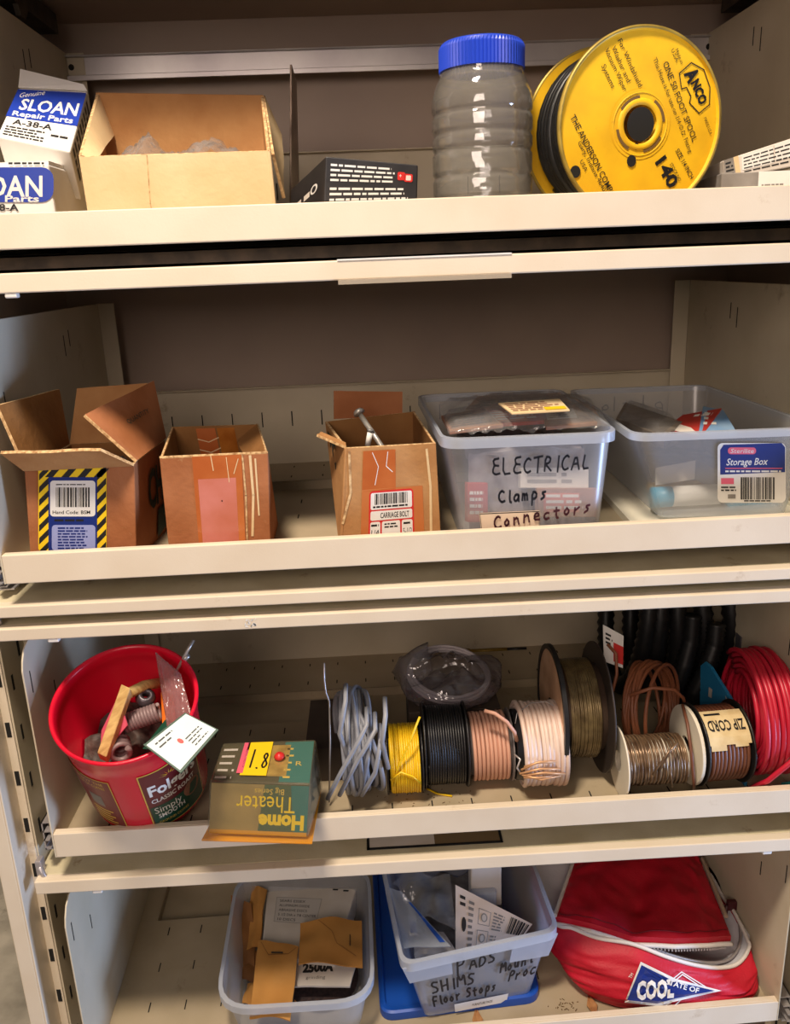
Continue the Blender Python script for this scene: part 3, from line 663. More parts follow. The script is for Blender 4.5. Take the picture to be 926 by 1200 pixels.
d.fine(64, Yp(612), 106, Yp(607), 1, BLACK, 3, 5); d.rrect(61, Yp(645), 112, Yp(615), 4, LILAC, 3); d.fine(68, Yp(644), 106, Yp(617), 8, NAVY, 4, 6, .55, .25)
d.build('barcode_label', Q)
d = Dec(quad(base[1], base[2], C, B2, 100, 100, lift=.002)); d.text('CH', 34, 42, 40, DKGRN, 0, w=44, bold=.03, shear=0); d.poly([(56, 4), (90, 10), (92, 36), (60, 34)], DKGRN, 0); d.build('side_print', Q)
fc = [B2+V((0, .004, 0)), C, at(178, 449, 1, FY+.125), at(98, 488, 1, FY+.02)]
d = Dec(quad(*fc, 100, 60, lift=.0046)); d.text('QUANTITY', 34, 32, 5, DKGRN, 0, w=42, rot=0); d.build('flap_print', Q)
m = MB(); R = random.Random(9)
for k in range(9):
    a = V((A.x+.03+R.uniform(0, .05), FY+.03+R.uniform(0, .06), zt-.03+R.uniform(-.004, .008))); b = a+V((R.uniform(-.03, .03), R.uniform(-.02, .02), R.uniform(0, .018)))
    m.tube([a, b], .0022, 7)
    m.tube([b, b+(b-a).normalized()*.003], .0042, 6)
o = m.build('bolt_heap', STEEL, kind='stuff'); tag(o, 'small steel bolts lying in the hazard striped carton', 'bolts')

# small taped carton
FY = .026; dy = .10
A, B = at(187, 537, 1, FY), at(314, 531, 1, FY); bl, br = at(197, 638, 1, FY), at(316, 632, 1, FY); C, D = at(303, 497, 1, FY+dy), at(201, 500, 1, FY+dy)
zz = (C.z+D.z)/2
base = [V((bl.x, FY, F2)), V((br.x, FY, F2)), V((br.x-.002, FY+dy, F2)), V((bl.x+.004, FY+dy, F2))]
Q = empty('taped_carton', ((A.x+B.x)/2, FY+dy/2, F2), 'small square open carton with wide orange and pink tape, second of the brown cartons', 'box')
crate(Q, A, B, C, D, base, .1, .003, CARDR, CARDI)
flap(Q, [A, B, B+V((-.012, .026, -.010)), A+V((.020, .026, -.008))], .002, (CARDR, CARDI, CARDE), 'front_flap', bend=-.003)
flap(Q, [B, C, C+V((-.022, -.008, -.016)), B+V((-.014, .018, -.022))], .002, (CARDI, CARDI, CARDE), 'right_flap', bend=.003)
d = Dec(quad(base[0], base[1], B, A, 127, 100, lift=.0003))
d.rect(38, 0, 96, 100, TAPE, 0); d.rect(43, 14, 88, 78, TAPEP, 1); d.stroke([(98, 0), (99, 60), (97, 100)], 2, CARDE, 1); d.stroke([(105, 20), (108, 60), (106, 98)], 3, CARDP, 0); d.stroke([(114, 40), (112, 95)], 2, CARDP, 0)
d.stroke([(60, 100), (62, 86)], 1, CARDP, 2); d.stroke([(78, 98), (80, 74)], .8, CARDP, 2); d.stroke([(92, 96), (86, 82)], .9, CARDP, 2); d.ell(70, 56, .8, .8, BLACK, 3)
d.build('tape', Q)
d = Dec(quad(base[3]+V((0, -.0032, 0)), base[2]+V((0, -.0032, 0)), C+V((0, -.0032, 0)), D+V((0, -.0032, 0)), 100, 100)); d.rect(28, 30, 50, 98, TAPE, 0); d.rect(52, 30, 72, 98, mat('tape_gloss', (190, 120, 50), .15, col2=(150, 84, 30), ns=40), 0)
for yy in (88, 78, 70): d.stroke([(28, yy), (40, yy-3), (52, yy+1)], .9, CARDP, 1)
d.build('inner_tape', Q)

# carriage bolt carton, turned a little
A, B = at(404, 525, 1, .020), at(511, 519, 1, .034); bl, br = at(397, 629, 1, .020), at(517, 622, 1, .034)
L0, Lb = at(371, 512, 1, .060), at(381, 494, 1, .135); Cc = at(484, 482, 1, .150)
Q = empty('carriage_bolt_carton', ((A.x+B.x)/2, .08, F2), 'open brown carton with red bordered carriage bolt label and raised back flap', 'box')
base = [V((bl.x, bl.y, F2)), V((br.x, br.y, F2)), V((Cc.x+.0, .145, F2)), V((bl.x-.0015, .125, F2))]
zb = (L0.z+Lb.z)/2
crate(Q, A, B, V((Cc.x+.002, .150, Cc.z)), V((Lb.x, .135, Lb.z)), base, .1, .003, CARD, CARDI)
flap(Q, [A+V((.001, 0, -.001)), V((A.x+.0, .045, A.z-.002)), V((L0.x+.004, .075, L0.z)), L0], .0025, (CARDI, CARD, CARDE), 'corner_fold')
d2 = [at(391, 491, 1, .140), at(471, 487, 1, .152), at(471, 459, 1, .156), at(391, 458, 1, .144)]
flap(Q, d2, .003, (CARD, CARDR, CARDE), 'back_flap')
d = Dec(quad(base[0], base[1], B, A, 120, 104, lift=.0003))
d.rect(24, 60, 66, 100, TAPE, 0); d.rect(24, 8, 100, 62, mat('tape_gloss2', (190, 112, 60), .3), 0); d.stroke([(2, 30), (10, 60), (6, 100)], 3, CARDE, 1); d.stroke([(36, 98), (44, 84), (40, 66)], .8, WHITE, 1); d.stroke([(56, 98), (54, 84), (62, 78)], .8, WHITE, 1); d.stroke([(108, 10), (110, 60), (107, 98)], 3, CARDP, 0)
x0, x1, y0, y1 = 33, 88, 8, 60
d.rrect(x0, y0, x1, y1, 4, REDP, 1)
for a in ((2, 33, 53, 50), (2, 22, 53, 31.5), (2, 2, 14, 20.5), (16, 4, 38, 20.5), (40, 2, 53, 20.5)): d.rrect(x0+a[0], y0+a[1], x0+a[2], y0+a[3], 2, WHITE, 2)
d.barcode(x0+7, y0+38, x0+49, y0+49, BLACK, 3, 8); d.fine(x0+5, y0+34, x0+48, y0+37, 1, BLACK, 3, 4, .6, .05); d.text('CARRIAGE BOLT', x0+14, y0+24, 5.5, BLACK, 3, w=35, bold=.015)
d.text('1/4', x0+3.5, y0+6, 6.5, BLACK, 3, w=9); d.text('5-1/2', x0+41.5, y0+6, 6, BLACK, 3, w=10.5); d.fine(x0+19, y0+13, x0+36, y0+19, 2, BLACK, 3, 3); d.fine(x0+3, y0+15, x0+13, y0+19, 1, BLACK, 3, 3); d.fine(x0+42, y0+15, x0+52, y0+19, 1, BLACK, 3, 5)
d.build('bolt_label', Q)
d = Dec(quad(base[3], base[0], A, V((Lb.x, .135, Lb.z)), 100, 100, lift=.002)); d.text('ZC', 20, 70, 26, DKGRN, 0, w=46, bold=.04); d.text('16', 30, 40, 22, DKGRN, 0, w=36, bold=.04); d.build('side_print', Q)
a, b = at(421, 484, 1, .075), at(448, 524, 1, .055); b = b+(b-a)*.6
m = MB(); m.tube([a, b], .0028, 10); ax_ = (a-b).normalized(); m.lathe([(-.002, .0028), (-.001, .0062), (.001, .0062), (.0035, .0045), (.0045, 0)], a, ax_, 16)
o = m.build('carriage_bolt', STEEL); tag(o, 'long steel carriage bolt sticking up out of the carriage bolt carton', 'bolt')
a, b = at(434, 506, 1, .06), at(431, 522, 1, .06); m = MB(); m.tube([a, b], .003, 10); m.tube([a, a+(a-b)*.2], .0034, 10, m=1); o = m.build('marker_stub', [WHITE, mat('smoke_plastic', (120, 120, 120), .3)]); tag(o, 'white plastic cap beside the long bolt in the carton', 'cap')

# ---------------------------------------------------------------- clear bins
def loop(c4, r, nc=6):
    """rounded loop of 4 corners (FL, FR, BR, BL)"""
    P = []
    for i in range(4):
        p, a, b = V(c4[i]), V(c4[i-1]), V(c4[(i+1) % 4]); da = (a-p).normalized()*r; db = (b-p).normalized()*r
        for k in range(nc+1):
            t = k/nc; P.append((p+da)*(1-t)**2+p*2*t*(1-t)+(p+db)*t*t)
    return P
def inset(c4, d):
    c = sum((V(p) for p in c4), V())/4; return [V(p)+(c-V(p)).normalized()*d for p in c4]
def bin_(root, rim, base, r, mt, mr, rim_w=.006, rim_d=.010, step=None, th=.0013):
    A, B = loop(rim, r), loop(base, r*.7); n = len(A); m = MB()
    hs = [0, .04, .12, .3, .5, .7, .85, 1]
    for q in (0, 1):
        m.grid(lambda u, v, q=q: (lambda i, h: (B[i]*(1-h)+A[i]*h)+((sum(rim, V())/4-A[i]).normalized()*(th*q+(.004*(step is not None and h < step)))))(int(round(u*n)) % n, hs[int(round(v*(len(hs)-1)))]), n, len(hs)-1, wrap=True)
    m.add([p+V((0, 0, .0002)) for p in B], [tuple(range(n))]); m.add([p+V((0, 0, .0015)) for p in B], [tuple(range(n))])
    m.build('bin_wall', mt, root)
    cen = sum(rim, V())/4; O = [p+(p-cen).normalized()*rim_w for p in A]; m = MB(); dz = V((0, 0, rim_d)); t = V((0, 0, .0018))
    sec = [A, [p+t for p in A], [p+t*.8 for p in O], [p-dz for p in O], [p-dz+(cen-p).normalized()*.0014 for p in O], [p+(cen-p).normalized()*.0014-t*.6 for p in O]]
    for j in range(6):
        a, b = sec[j], sec[(j+1) % 6]
        m.add(a+b, [(i, (i+1) % n, n+(i+1) % n, n+i) for i in range(n)], 0, True)
    m.build('bin_rim', mr, root)
    return A, B

zr = at(620, 512, 1, .003).z
fl, fr = at(512, 516, 2, zr), at(734, 509, 2, zr); bk = at(489, 460, 2, zr); bk2 = at(709, 470, 2, zr)
D_ = .28
rim = [V((fl.x+.008, .006, zr)), V((fr.x-.008, .004, zr)), V((fr.x+.0, .006+D_, zr)), V((fl.x+.002, .006+D_, zr))]
b0, b1 = at(542, 620, 1, .022), at(705, 611, 1, .020)
base = [V((b0.x, .024, F2+.001)), V((b1.x, .022, F2+.001)), V((b1.x+.006, D_-.012, F2+.001)), V((b0.x, D_-.012, F2+.001))]
Q = empty('electrical_bin', (.11, .14, F2), 'clear plastic bin handwritten electrical clamps connectors, heaped with packages', 'bin')
bin_(Q, rim, base, .022, FROST, FROSTR, .006, .0085)
fq = quad(base[0], base[1], rim[1], rim[0], 218, 104, lift=.0012)
d = Dec(fq)
d.hand('ELECTRICAL', 56, 69, 15, 14.2, 2.2, MARK, rot=1); d.hand('Clamps', 62, 42, 12, 13, 2.6, MARK, rot=1); d.hand('Connectors', 52, 16, 12, 15, 2.4, MARKR, rot=5); d.hand('Etc.', 64, 0, 11, 13, 2.6, MARK)
d.build('handwriting', Q)
d = Dec(quad(base[0], base[1], rim[1], rim[0], 218, 104, lift=.0004)); d.rrect(32, 5, 122, 32, 2, mat('cream_label', (238, 214, 190), .6), 0); d.fine(44, 9, 104, 14, 2, BLACK, 1, 6); d.stroke([(33, 6), (121, 6), (121, 31), (33, 31), (33, 6)], .8, BLACK, 1); d.build('cream_label', Q)
# back-wall writing, seen through the bin
d = Dec(quad(rim[2]+V((0, -.004, -.10)), rim[3]+V((0, -.004, -.10)), rim[3]+V((0, -.004, 0)), rim[2]+V((0, -.004, 0)), 200, 110)); d.hand('ELECT', 40, 86, 12, 14, 2, MARK, rot=0); d.build('rear_handwriting', Q)

def package(nm, lab, pts, th, mts, dec=None, cover=None, group=None, cat='package'):
    """card or blister pack: quad of 4 points, thickness"""
    P = planar(pts); cen = sum(P, V())/4
    r = empty(nm, (cen.x, cen.y, min(p.z for p in P)), lab, cat, group)
    m = MB(); m.slab(P, -th); m.build('card', mts, r, bevel=.0006)
    if dec:
        dd = Dec(quad(*P, 100, 60, lift=.0001)); dec(dd); dd.build('card_print', r)
    if cover:
        n = (P[1]-P[0]).cross(P[3]-P[0]).normalized(); I_ = [p+(cen-p)*.12 for p in P]; T_ = [p+(cen-p)*.3+n*cover for p in P]; m = MB()
        for a, b in ((0, 1), (1, 2), (2, 3), (3, 0)): m.add([I_[a], I_[b], T_[b], T_[a]], [(0, 1, 2, 3)])
        m.add(T_, [(0, 1, 2, 3)]); m.build('blister', BAGM, r, solid=.0004)
    return r
BROWNC = mat('brown_card', (170, 124, 96), .7, col2=(136, 92, 72), ns=30); REDC = mat('red_card', (190, 60, 48), .5, col2=(160, 44, 40), ns=20)
SALM = mat('salmon_card', (214, 120, 100), .6)
def tq(pxs, z): return [at(x, y_, 2, z) for x, y_ in pxs]
zt = zr+.002
def dA(d): d.fine(8, 8, 92, 52, 6, BLACK, 0, 3)
package('hang_card', 'tan hang card lying on top of the packages in the electrical bin', tq([(600, 484), (668, 480), (656, 467), (584, 472)], zr+.022), .002, CARDP, lambda d: (d.fine(6, 6, 94, 52, 5, BROWNC, 0, 4), d.rect(60, 4, 96, 18, YEL, 1)), None)
package('blister_pack', 'brown blister pack at the left of the heap in the electrical bin', tq([(527, 505), (590, 497), (566, 478), (517, 487)], zr+.002), .004, BROWNC, dA, .008)
package('blister_pack', 'blister pack with red card in the middle of the electrical bin', tq([(572, 497), (650, 492), (640, 476), (566, 481)], zr-.002), .004, REDC, lambda d: (d.rect(5, 5, 60, 55, SALM, 0), d.fine(10, 10, 90, 50, 4, WHITE, 1, 5)), .009)
package('blister_pack', 'blister pack with pale card at the right of the electrical bin', tq([(640, 500), (706, 494), (696, 476), (634, 480)], zr-.002), .004, BROWNC, lambda d: (d.rect(6, 20, 60, 56, OFFW, 0), d.fine(10, 24, 56, 50, 4, BLACK, 1, 5)), .008)
package('blister_pack', 'blister pack at the far back of the heap in the electrical bin', tq([(545, 480), (690, 474), (660, 460), (560, 464)], zr-.001), .004, mat('dusty_card', (190, 164, 144), .7, col2=(150, 110, 96), ns=30), dA, .006)
# packages seen through the front wall
def fr_pack(nm, lab, x0, y0, x1, y1, dep, mt, dec, th=.01, cat='package'):
    P = [at(x0, y1, 1, dep), at(x1, y1, 1, dep+.004), at(x1, y0, 1, dep+.010), at(x0, y0, 1, dep+.008)]
    for p in P: p.z = max(p.z, F2+.004)
    return package(nm, lab, P, th, mt, dec, None, cat=cat)
fr_pack('red_pouch', 'red parts pouch against the front left inside the electrical bin', 548, 566, 572, 612, .038, REDC, lambda d: d.fine(10, 10, 90, 50, 4, WHITE, 0, 5))
fr_pack('brown_pack', 'brown printed pack against the front right inside the electrical bin', 630, 572, 700, 606, .036, BROWNC, lambda d: (d.rect(10, 10, 70, 50, SALM, 0), d.fine(14, 14, 90, 50, 3, WHITE, 1, 5)))
fr_pack('white_pack', 'white pack standing behind the front wall of the electrical bin', 610, 548, 690, 572, .046, OFFW, lambda d: d.fine(10, 10, 90, 50, 2, GREYC, 0, 5))
m = MB(); c_ = (V(base[0])+V(base[2]))/2; m.grid(lambda u, v: V((base[0].x+.012+(base[1].x-base[0].x-.02)*u, .065+.17*v, F2+.004+(zr-F2-.02)*(.85+.15*noise.noise(V((u*5, v*5, 2)))))), 20, 16)
m.grid(lambda u, v: V((base[0].x+.012+(base[1].x-base[0].x-.02)*u, .065-.004*noise.noise(V((u*8, v*8, 1))), F2+.004+(zr-F2-.022)*v*(.9+.1*noise.noise(V((u*5, 0, 2)))))), 20, 10)
o = m.build('parts_heap', mat('mixed_parts', (176, 168, 170), .5, col2=(96, 78, 74), ns=34)); o['kind'] = 'stuff'; tag(o, 'mixed small bagged parts filling the electrical bin', 'parts')

m = MB(); fq2 = [at(525, 508, 2, zr+.002), at(716, 500, 2, zr+.002), at(690, 466, 2, zr+.004), at(515, 470, 2, zr+.004)]
m.grid(lambda u, v: fq2[0]*(1-u)*(1-v)+fq2[1]*u*(1-v)+fq2[2]*u*v+fq2[3]*(1-u)*v+V((0, 0, .016*math.sin(PI*min(1, max(0, u)))**.5*math.sin(PI*v)**.5+.005*noise.noise(V((u*9, v*5, 3)))+.003*noise.noise(V((u*24, v*12, 6))))), 50, 24)
o = m.build('plastic_bag', BAGM, solid=.0003); tag(o, 'crinkled clear bag spread over the packages in the electrical bin', 'bag')

# storage box on its own white lid
zr = at(830, 509, 1, .014).z; D_ = .30
fl = at(737, 517, 1, .020); xr_ = .398
rim = [V((fl.x+.008, .026, zr)), V((xr_, .020, zr)), V((xr_, .020+D_, zr)), V((fl.x+.016, .026+D_, zr))]
zb = F2+.009; b0 = at(766, 600, 2, zb)
base = [V((b0.x, .056, zb)), V((xr_-.008, .050, zb)), V((xr_-.008, .300, zb)), V((b0.x+.004, .300, zb))]
Q = empty('tub_lid', (.31, .17, F2), 'white plastic tub lid lying flat under the clear storage box', 'lid')
lc = [V((at(733, 607, 2, F2+.008).x, .016, F2)), V((.4155, .016, F2)), V((.4155, .36, F2)), V((at(733, 607, 2, F2+.008).x+.014, .36, F2))]
LL = loop(lc, .022); Li = loop(inset(lc, .006), .018); n = len(LL); m = MB(); u8 = V((0, 0, .008))
m.add(LL+[p+u8 for p in LL]+[p+u8 for p in Li]+[p+u8*.55 for p in Li], [(i, (i+1) % n, n+(i+1) % n, n+i) for i in range(n)]+[(n+i, n+(i+1) % n, 2*n+(i+1) % n, 2*n+i) for i in range(n)]+[(2*n+i, 2*n+(i+1) % n, 3*n+(i+1) % n, 3*n+i) for i in range(n)]+[tuple(3*n+i for i in range(n)), tuple(range(n-1, -1, -1))])
m.build('lid_plate', mat('lid_white', (226, 220, 200), .4), Q)
Q = empty('storage_box', (.31, .17, zb), 'clear plastic storage box with blue label, half full, at right', 'bin')
bin_(Q, rim, base, .020, FROST, FROSTR, .006, .006)
d = Dec(quad(base[0], base[1], rim[1], rim[0], 200, 90, lift=.0014))
pl = onplane((0, .0195+.009, 0), (0, -1, -.28))
fnp = (rim[1]-rim[0]).cross(rim[0]-base[0]).normalized(); fnp = fnp if fnp.y < 0 else -fnp
d = Dec(onplane(rim[0]+fnp*.0012, fnp))
d.rrect(841, Yp(589), 921, Yp(519), 6, WHITE, 0); d.poly([(844, Yp(556)), (920, Yp(553)), (920, Yp(524)), (916, Yp(519)), (848, Yp(521)), (844, Yp(527))], NAVY, 1)
d.rrect(853, Yp(532), 886, Yp(524), 3.5, PINK, 2); d.text('Sterilite', 856, Yp(530.5), 5, WHITE, 3, w=27, shear=.2); d.text('Storage Box', 851, Yp(545), 8, WHITE, 2, w=48, shear=.25, rot=1, bold=.01); d.rect(850, Yp(549), 917, Yp(548), PINK, 2)
d.fine(850, Yp(554), 916, Yp(550), 1, WHITE, 2, 4, .5, .05); d.barcode(868, Yp(585), 908, Yp(559), BLACK, 2, 12); d.rect(845, Yp(567), 860, Yp(560), PINK, 2); d.fine(845, Yp(576), 864, Yp(569), 2, BLACK, 2, 4); d.rect(853, Yp(584), 862, Yp(579), GREYC, 2); d.fine(872, Yp(588), 904, Yp(585.5), 1, BLACK, 2, 5, .6, .05)
d.build('box_label', Q)
d = Dec(quad(rim[2]+V((0, -.004, -.10)), rim[3]+V((0, -.004, -.10)), rim[3]+V((0, -.004, 0)), rim[2]+V((0, -.004, 0)), 200, 110)); d.hand('PAT 92', 60, 70, 20, 22, 1.8, MARK, rot=180-180); d.build('rear_handwriting', Q)
z = zr-.008
package('film_pack', 'dark film pack with glossy folds at the left inside the storage box', [at(722, 490, 2, z), at(778, 512, 2, z+.002), at(800, 494, 2, z+.004), at(733, 471, 2, z+.002)], .012, mat('film_brown', (88, 78, 70), .3, col2=(140, 130, 120), ns=60), None, .008)
package('red_card_pack', 'red and orange card pack leaning in the storage box', [at(778, 502, 2, z), at(822, 512, 2, z), at(846, 478, 2, z+.012), at(800, 486, 2, z+.010)], .003, REDC, lambda d: (d.poly([(0, 0), (100, 0), (60, 14), (0, 26)], OFFW, 0), d.text('HILLMAN', 42, 42, 9, WHITE, 1, w=46) if False else d.fine(40, 40, 90, 54, 1, WHITE, 1, 4)))
package('blue_card_pack', 'pale blue card pack leaning right of the red one in the storage box', [at(818, 512, 2, z), at(866, 510, 2, z), at(848, 480, 2, z+.010), at(824, 476, 2, z+.014)], .003, mat('sky_card', (96, 140, 186), .5, col2=(130, 160, 190), ns=20), lambda d: d.fine(10, 20, 60, 50, 3, WHITE, 0, 5))
def cyl(nm, lab, cat, p, ax, L, r, mts, seg=None):
    m = MB(); m.lathe([(0, 0), (0, r), (L*.28, r)], p, ax, 20, 0); m.lathe([(L*.28, r*.99), (L, r*.99), (L, 0)], p, ax, 20, 1); o = m.build(nm, mts); tag(o, lab, cat); return o
cyl('glue_tube', 'white tube with teal end lying in the storage box', 'tube', at(764, 583, 1, .085), (1, .02, 0), .075, .0115, [mat('teal_plastic', (40, 150, 190), .4), WHITE])
m = MB(); p = at(762, 577, 1, .12); m.box(p.x, p.x+.06, .105, .135, p.z, p.z+.008); o = m.build('wood_stick', WOOD, bevel=.001); tag(o, 'flat pale wooden strip lying in the storage box', 'stick')
m = MB(); p = at(768, 569, 1, .10); m.slab([p, p+V((.045, .004, .004)), p+V((.047, .010, .024)), p+V((.002, .008, .018))], .002); m.build
o = m.build('price_tag', OFFW); tag(o, 'pale paper slip standing in the storage box', 'paper')
p = at(850, 590, 1, .09); cyl('teal_tube', 'teal tube lying behind the blue label of the storage box', 'tube', p, (1, .1, 0), .06, .009, [mat('teal_plastic', (40, 150, 190), .4), mat('teal_plastic', (40, 150, 190), .4)])
m = MB(); m.grid(lambda u, v: V((base[0].x+.02+.125*u, .15+.14*v, zb+.004+.04*max(0, math.sin(PI*u))**.5*max(0, math.sin(PI*v))**.5*(.8+.4*noise.noise(V((u*6, v*6, 4)))))), 18, 14)
o = m.build('parts_bag', BAGM, solid=.0003); tag(o, 'clear bag of parts at the back of the storage box', 'bag')

# ================================================================ tier 3
# red can leaning towards the front, mouth tipped to the viewer
tl_ = math.radians(25); ca = V((.03, -math.sin(tl_), math.cos(tl_))).normalized()
cf = at(166, 983, 2, F3); rb_, rt_, Hc = .066, .0735, .160
cb = cf+V((0, math.cos(tl_)*rb_, math.sin(tl_)*rb_+.001)); cb.x = cf.x
cb.y += .004
CAN = empty('coffee_can', (cb.x, cb.y, F3), 'red plastic coffee can tipped forward, full of odd hardware', 'can')
xr = V((1, 0, 0)); xr = (xr-ca*xr.dot(ca)).normalized(); yr = ca.cross(xr)
prof = [(0, 0), (0, rb_*.90), (.004, rb_*.98), (.010, rb_), (.020, rb_*1.01)]
for q in range(1, 12): f = q/12; prof.append((.02+f*(Hc-.045), rb_*1.01+(rt_*.965-rb_*1.01)*f))
prof += [(Hc-.024, rt_*.968), (Hc-.020, rt_*.99), (Hc-.006, rt_*.995), (Hc-.003, rt_*1.035), (Hc+.001, rt_*1.04), (Hc+.002, rt_*1.0), (Hc-.002, rt_*.975), (Hc-.012, rt_*.95), (Hc-.016, rt_*.965), (Hc-.024, rt_*.94), (.010, rb_*.95), (.006, 0)]
m = MB(); m.lathe(prof, cb, ca, 72, xr=xr); m.build('can_body', REDPL, CAN)
def cyl_fn(a0, r_of, x_of):   # print on the can: x = arc degrees from the front, y = height in metres
    def f(x, y, h):
        a = math.radians(-84+x)-a0; r = rb_*1.01+(rt_*.965-rb_*1.01)*min(max((y-.02)/(Hc-.045), 0), 1)+h*1.5+.0003
        return cb+ca*y+xr*(math.cos(a)*r)+yr*(math.sin(a)*r)
    return f
fc_ = cyl_fn(0, 0, 0)
# angles: +x degrees turn to the right
WINE = mat('label_wine', (96, 18, 30), .35)
d = Dec(fc_); mm = .0001
def cpoly(d, x0, y0, x1, y1, mt, lay, n=10): d.rect(x0, y0, x1, y1, mt, lay, n)
cpoly(d, 8, .014, 66, .124, GOLD, 0, 16); cpoly(d, 9, .0155, 65, .1225, WINE, 1, 16); cpoly(d, 10, .016, 64, .058, GREENP, 2, 16)
d.text('Folgers', 13, .081, .019, WHITE, 3, w=48, bold=.03, shear=0); d.text('CLASSIC ROAST', 13, .066, .0075, WHITE, 3, w=44, bold=.02)
d.text('Simply', 13, .044, .012, WHITE, 3, w=26, shear=.002); d.text('SMOOTH', 15, .033, .008, WHITE, 3, w=26, bold=.01); d.fine(16, .028, 44, .040, 2, GOLD, 3, 4) if False else None
d.text('GROUND COFFEE', 14, .022, .0045, GOLD, 3, w=30)
for a in range(7):
    t = math.radians(20+a*23); d.poly([(34+math.cos(t)*3, .106+math.sin(t)*.003), (34+math.cos(t+.18)*3.3, .106+math.sin(t+.18)*.0034), (34+math.cos(t)*11, .106+math.sin(t)*.011)], (GOLD, ORNG, YEL)[a % 3], 3)
d.ell(52, .052, 10, .014, BROWNC, 3)
d.build('front_label', CAN)
d = Dec(fc_); cpoly(d, -72, .020, -16, .118, GOLD, 0, 16); cpoly(d, -71, .0215, -17, .1165, DKRED, 1, 16)
d.ell(-62, .065, 7, .030, OFFW, 2); cpoly(d, -44, .060, -30, .082, GREYC, 2); d.text('ENJOY THE', -50, .108, .005, GOLD, 2, w=28); d.text('CUP OF COFFEE', -50, .100, .005, GOLD, 2, w=28)
for k in range(5): cpoly(d, -46, .050-.006*k, -24-k % 2*4, .0525-.006*k, GOLD, 2)
d.build('rear_label', CAN)
P0 = cb+ca*Hc
def inr(u, v, h): return cb+ca*(Hc+h)+xr*(u*rt_)+yr*(v*rt_)   # u right, v up-image (away), h above the rim plane
# contents
DZ = mat('dull_spring', (140, 118, 118), .5, .2)
m = MB(); m.grid(lambda u, v: (lambda a, r: inr(r*math.cos(a), r*math.sin(a), -.088+.025*noise.noise(V((math.cos(a)*r*4, math.sin(a)*r*4, 1)))+.02*(r*math.sin(a)<0)*0))(2*PI*u, v*.86+.001), 40, 14, wrap=True)
o = m.build('mixed_hardware', mat('hardware_mix', (44, 34, 32), .6, .2, col2=(110, 96, 88), ns=60, bump=.8, bs=120)); o['kind'] = 'stuff'; tag(o, 'small mixed hardware filling the red coffee can', 'hardware')
def IN(px, py, h):   # point over the rim plane at a photo pixel
    return atp(px, py, P0+ca*h, ca)
a, b = IN(122, 892, -.05), IN(150, 812, .002); s_ = (b-a).normalized(); sd = s_.cross(ca).normalized()
m = MB(); m.hexa([a-sd*.006, a+sd*.006, b+sd*.006, b-sd*.006], [p+ca*.012 for p in (a-sd*.006, a+sd*.006, b+sd*.006, b-sd*.006)]); o = m.build('wood_block', WOOD, bevel=.001); tag(o, 'pale wooden stick standing up in the red can', 'wood')
a, b = IN(152, 812, -.012), IN(188, 800, -.03); m = MB(); m.tube([a, (a+b)/2+ca*.004, b], .006, 8); o = m.build('wood_sliver', WOOD); tag(o, 'short wood piece lying across behind the stick in the red can', 'wood')
a = IN(118, 888, -.055); b = IN(150, 850, -.02); cc = IN(120, 856, -.04); m = MB(); m.slab([a, b, b+V((-.008, .01, .03)), cc], .0012); o = m.build('pink_card_pack', PINK); tag(o, 'pink edged card pack behind the wooden stick in the red can', 'package')
def coilspring(nm, lab, a, b, R, wr, turns, mt):
    m = MB(); ax = (b-a); L = ax.length; ax.normalize(); u = ax.orthogonal().normalized(); v = ax.cross(u); m.tube([a+ax*(L*i/(turns*14))+u*(R*math.cos(2*PI*i/14))+v*(R*math.sin(2*PI*i/14)) for i in range(int(turns*14)+1)], wr, 7)
    o = m.build(nm, mt); tag(o, lab, 'spring'); return o
coilspring('coil_spring', 'grey coil spring lying across the middle of the red can', IN(146, 848, -.035), IN(186, 834, -.03), .0085, .0022, 11, DZ)
coilspring('coil_spring', 'fat grey spring end pointing at the viewer in the red can', IN(142, 884, -.045), IN(138, 866, -.05), .0095, .0030, 4, DZ)
m = MB(); a = IN(170, 820, -.03); m.lathe([(0, .004), (0, .010), (.006, .011), (.012, .008), (.012, .004)], a, (.3, -.5, .8), 16, close=True); o = m.build('wing_nut', mat('dark_zinc', (96, 90, 96), .4, .7)); tag(o, 'dark metal bushing beside the spring in the red can', 'bushing')
m = MB(); a, b = IN(168, 878, -.05), IN(196, 842, -.035); m.slab([a, IN(200, 880, -.04), IN(205, 840, -.03), b], .0015); o = m.build('green_card', GREENP); tag(o, 'dark green card lying under the white tag in the red can', 'card')
# clear parts bag standing at the right
P = [IN(198, 866, -.035), IN(226, 842, -.01), IN(212, 790, .004), IN(182, 764, .006)]
m = MB()
for s_ in (0, 1): m.grid(lambda u, v, s_=s_: P[0]*(1-u)*(1-v)+P[1]*u*(1-v)+P[2]*u*v+P[3]*(1-u)*v+ca*((1 if s_ else -1)*.006*math.sin(PI*u)*math.sin(PI*v)**.5+.003*noise.noise(V((u*7, v*7, s_)))), 14, 18)
o = m.build('parts_bag', film('pinkish_bag', (216, 160, 160), .28, .15, .3, .6, 80), solid=.0003); tag(o, 'narrow clear parts bag standing in the red can', 'bag')
a = IN(192, 850, -.04); m = MB(); m.slab([a, IN(206, 846, -.03), IN(203, 808, -.02), IN(190, 812, -.03)], .002); o = m.build('orange_card', ORNG); tag(o, 'orange brown card strip inside the clear bag of the red can', 'card')
# metal hook over the rim
a = IN(213, 775, -.002); m = MB(); m.tube([IN(204, 792, -.012), a, IN(220, 762, .010), IN(227, 750, .016)], .0018, 8); m.tube([a, IN(221, 768, .004)], .0030, 6); o = m.build('steel_hook', STEEL); tag(o, 'thin steel hook sticking out over the back rim of the red can', 'hook')
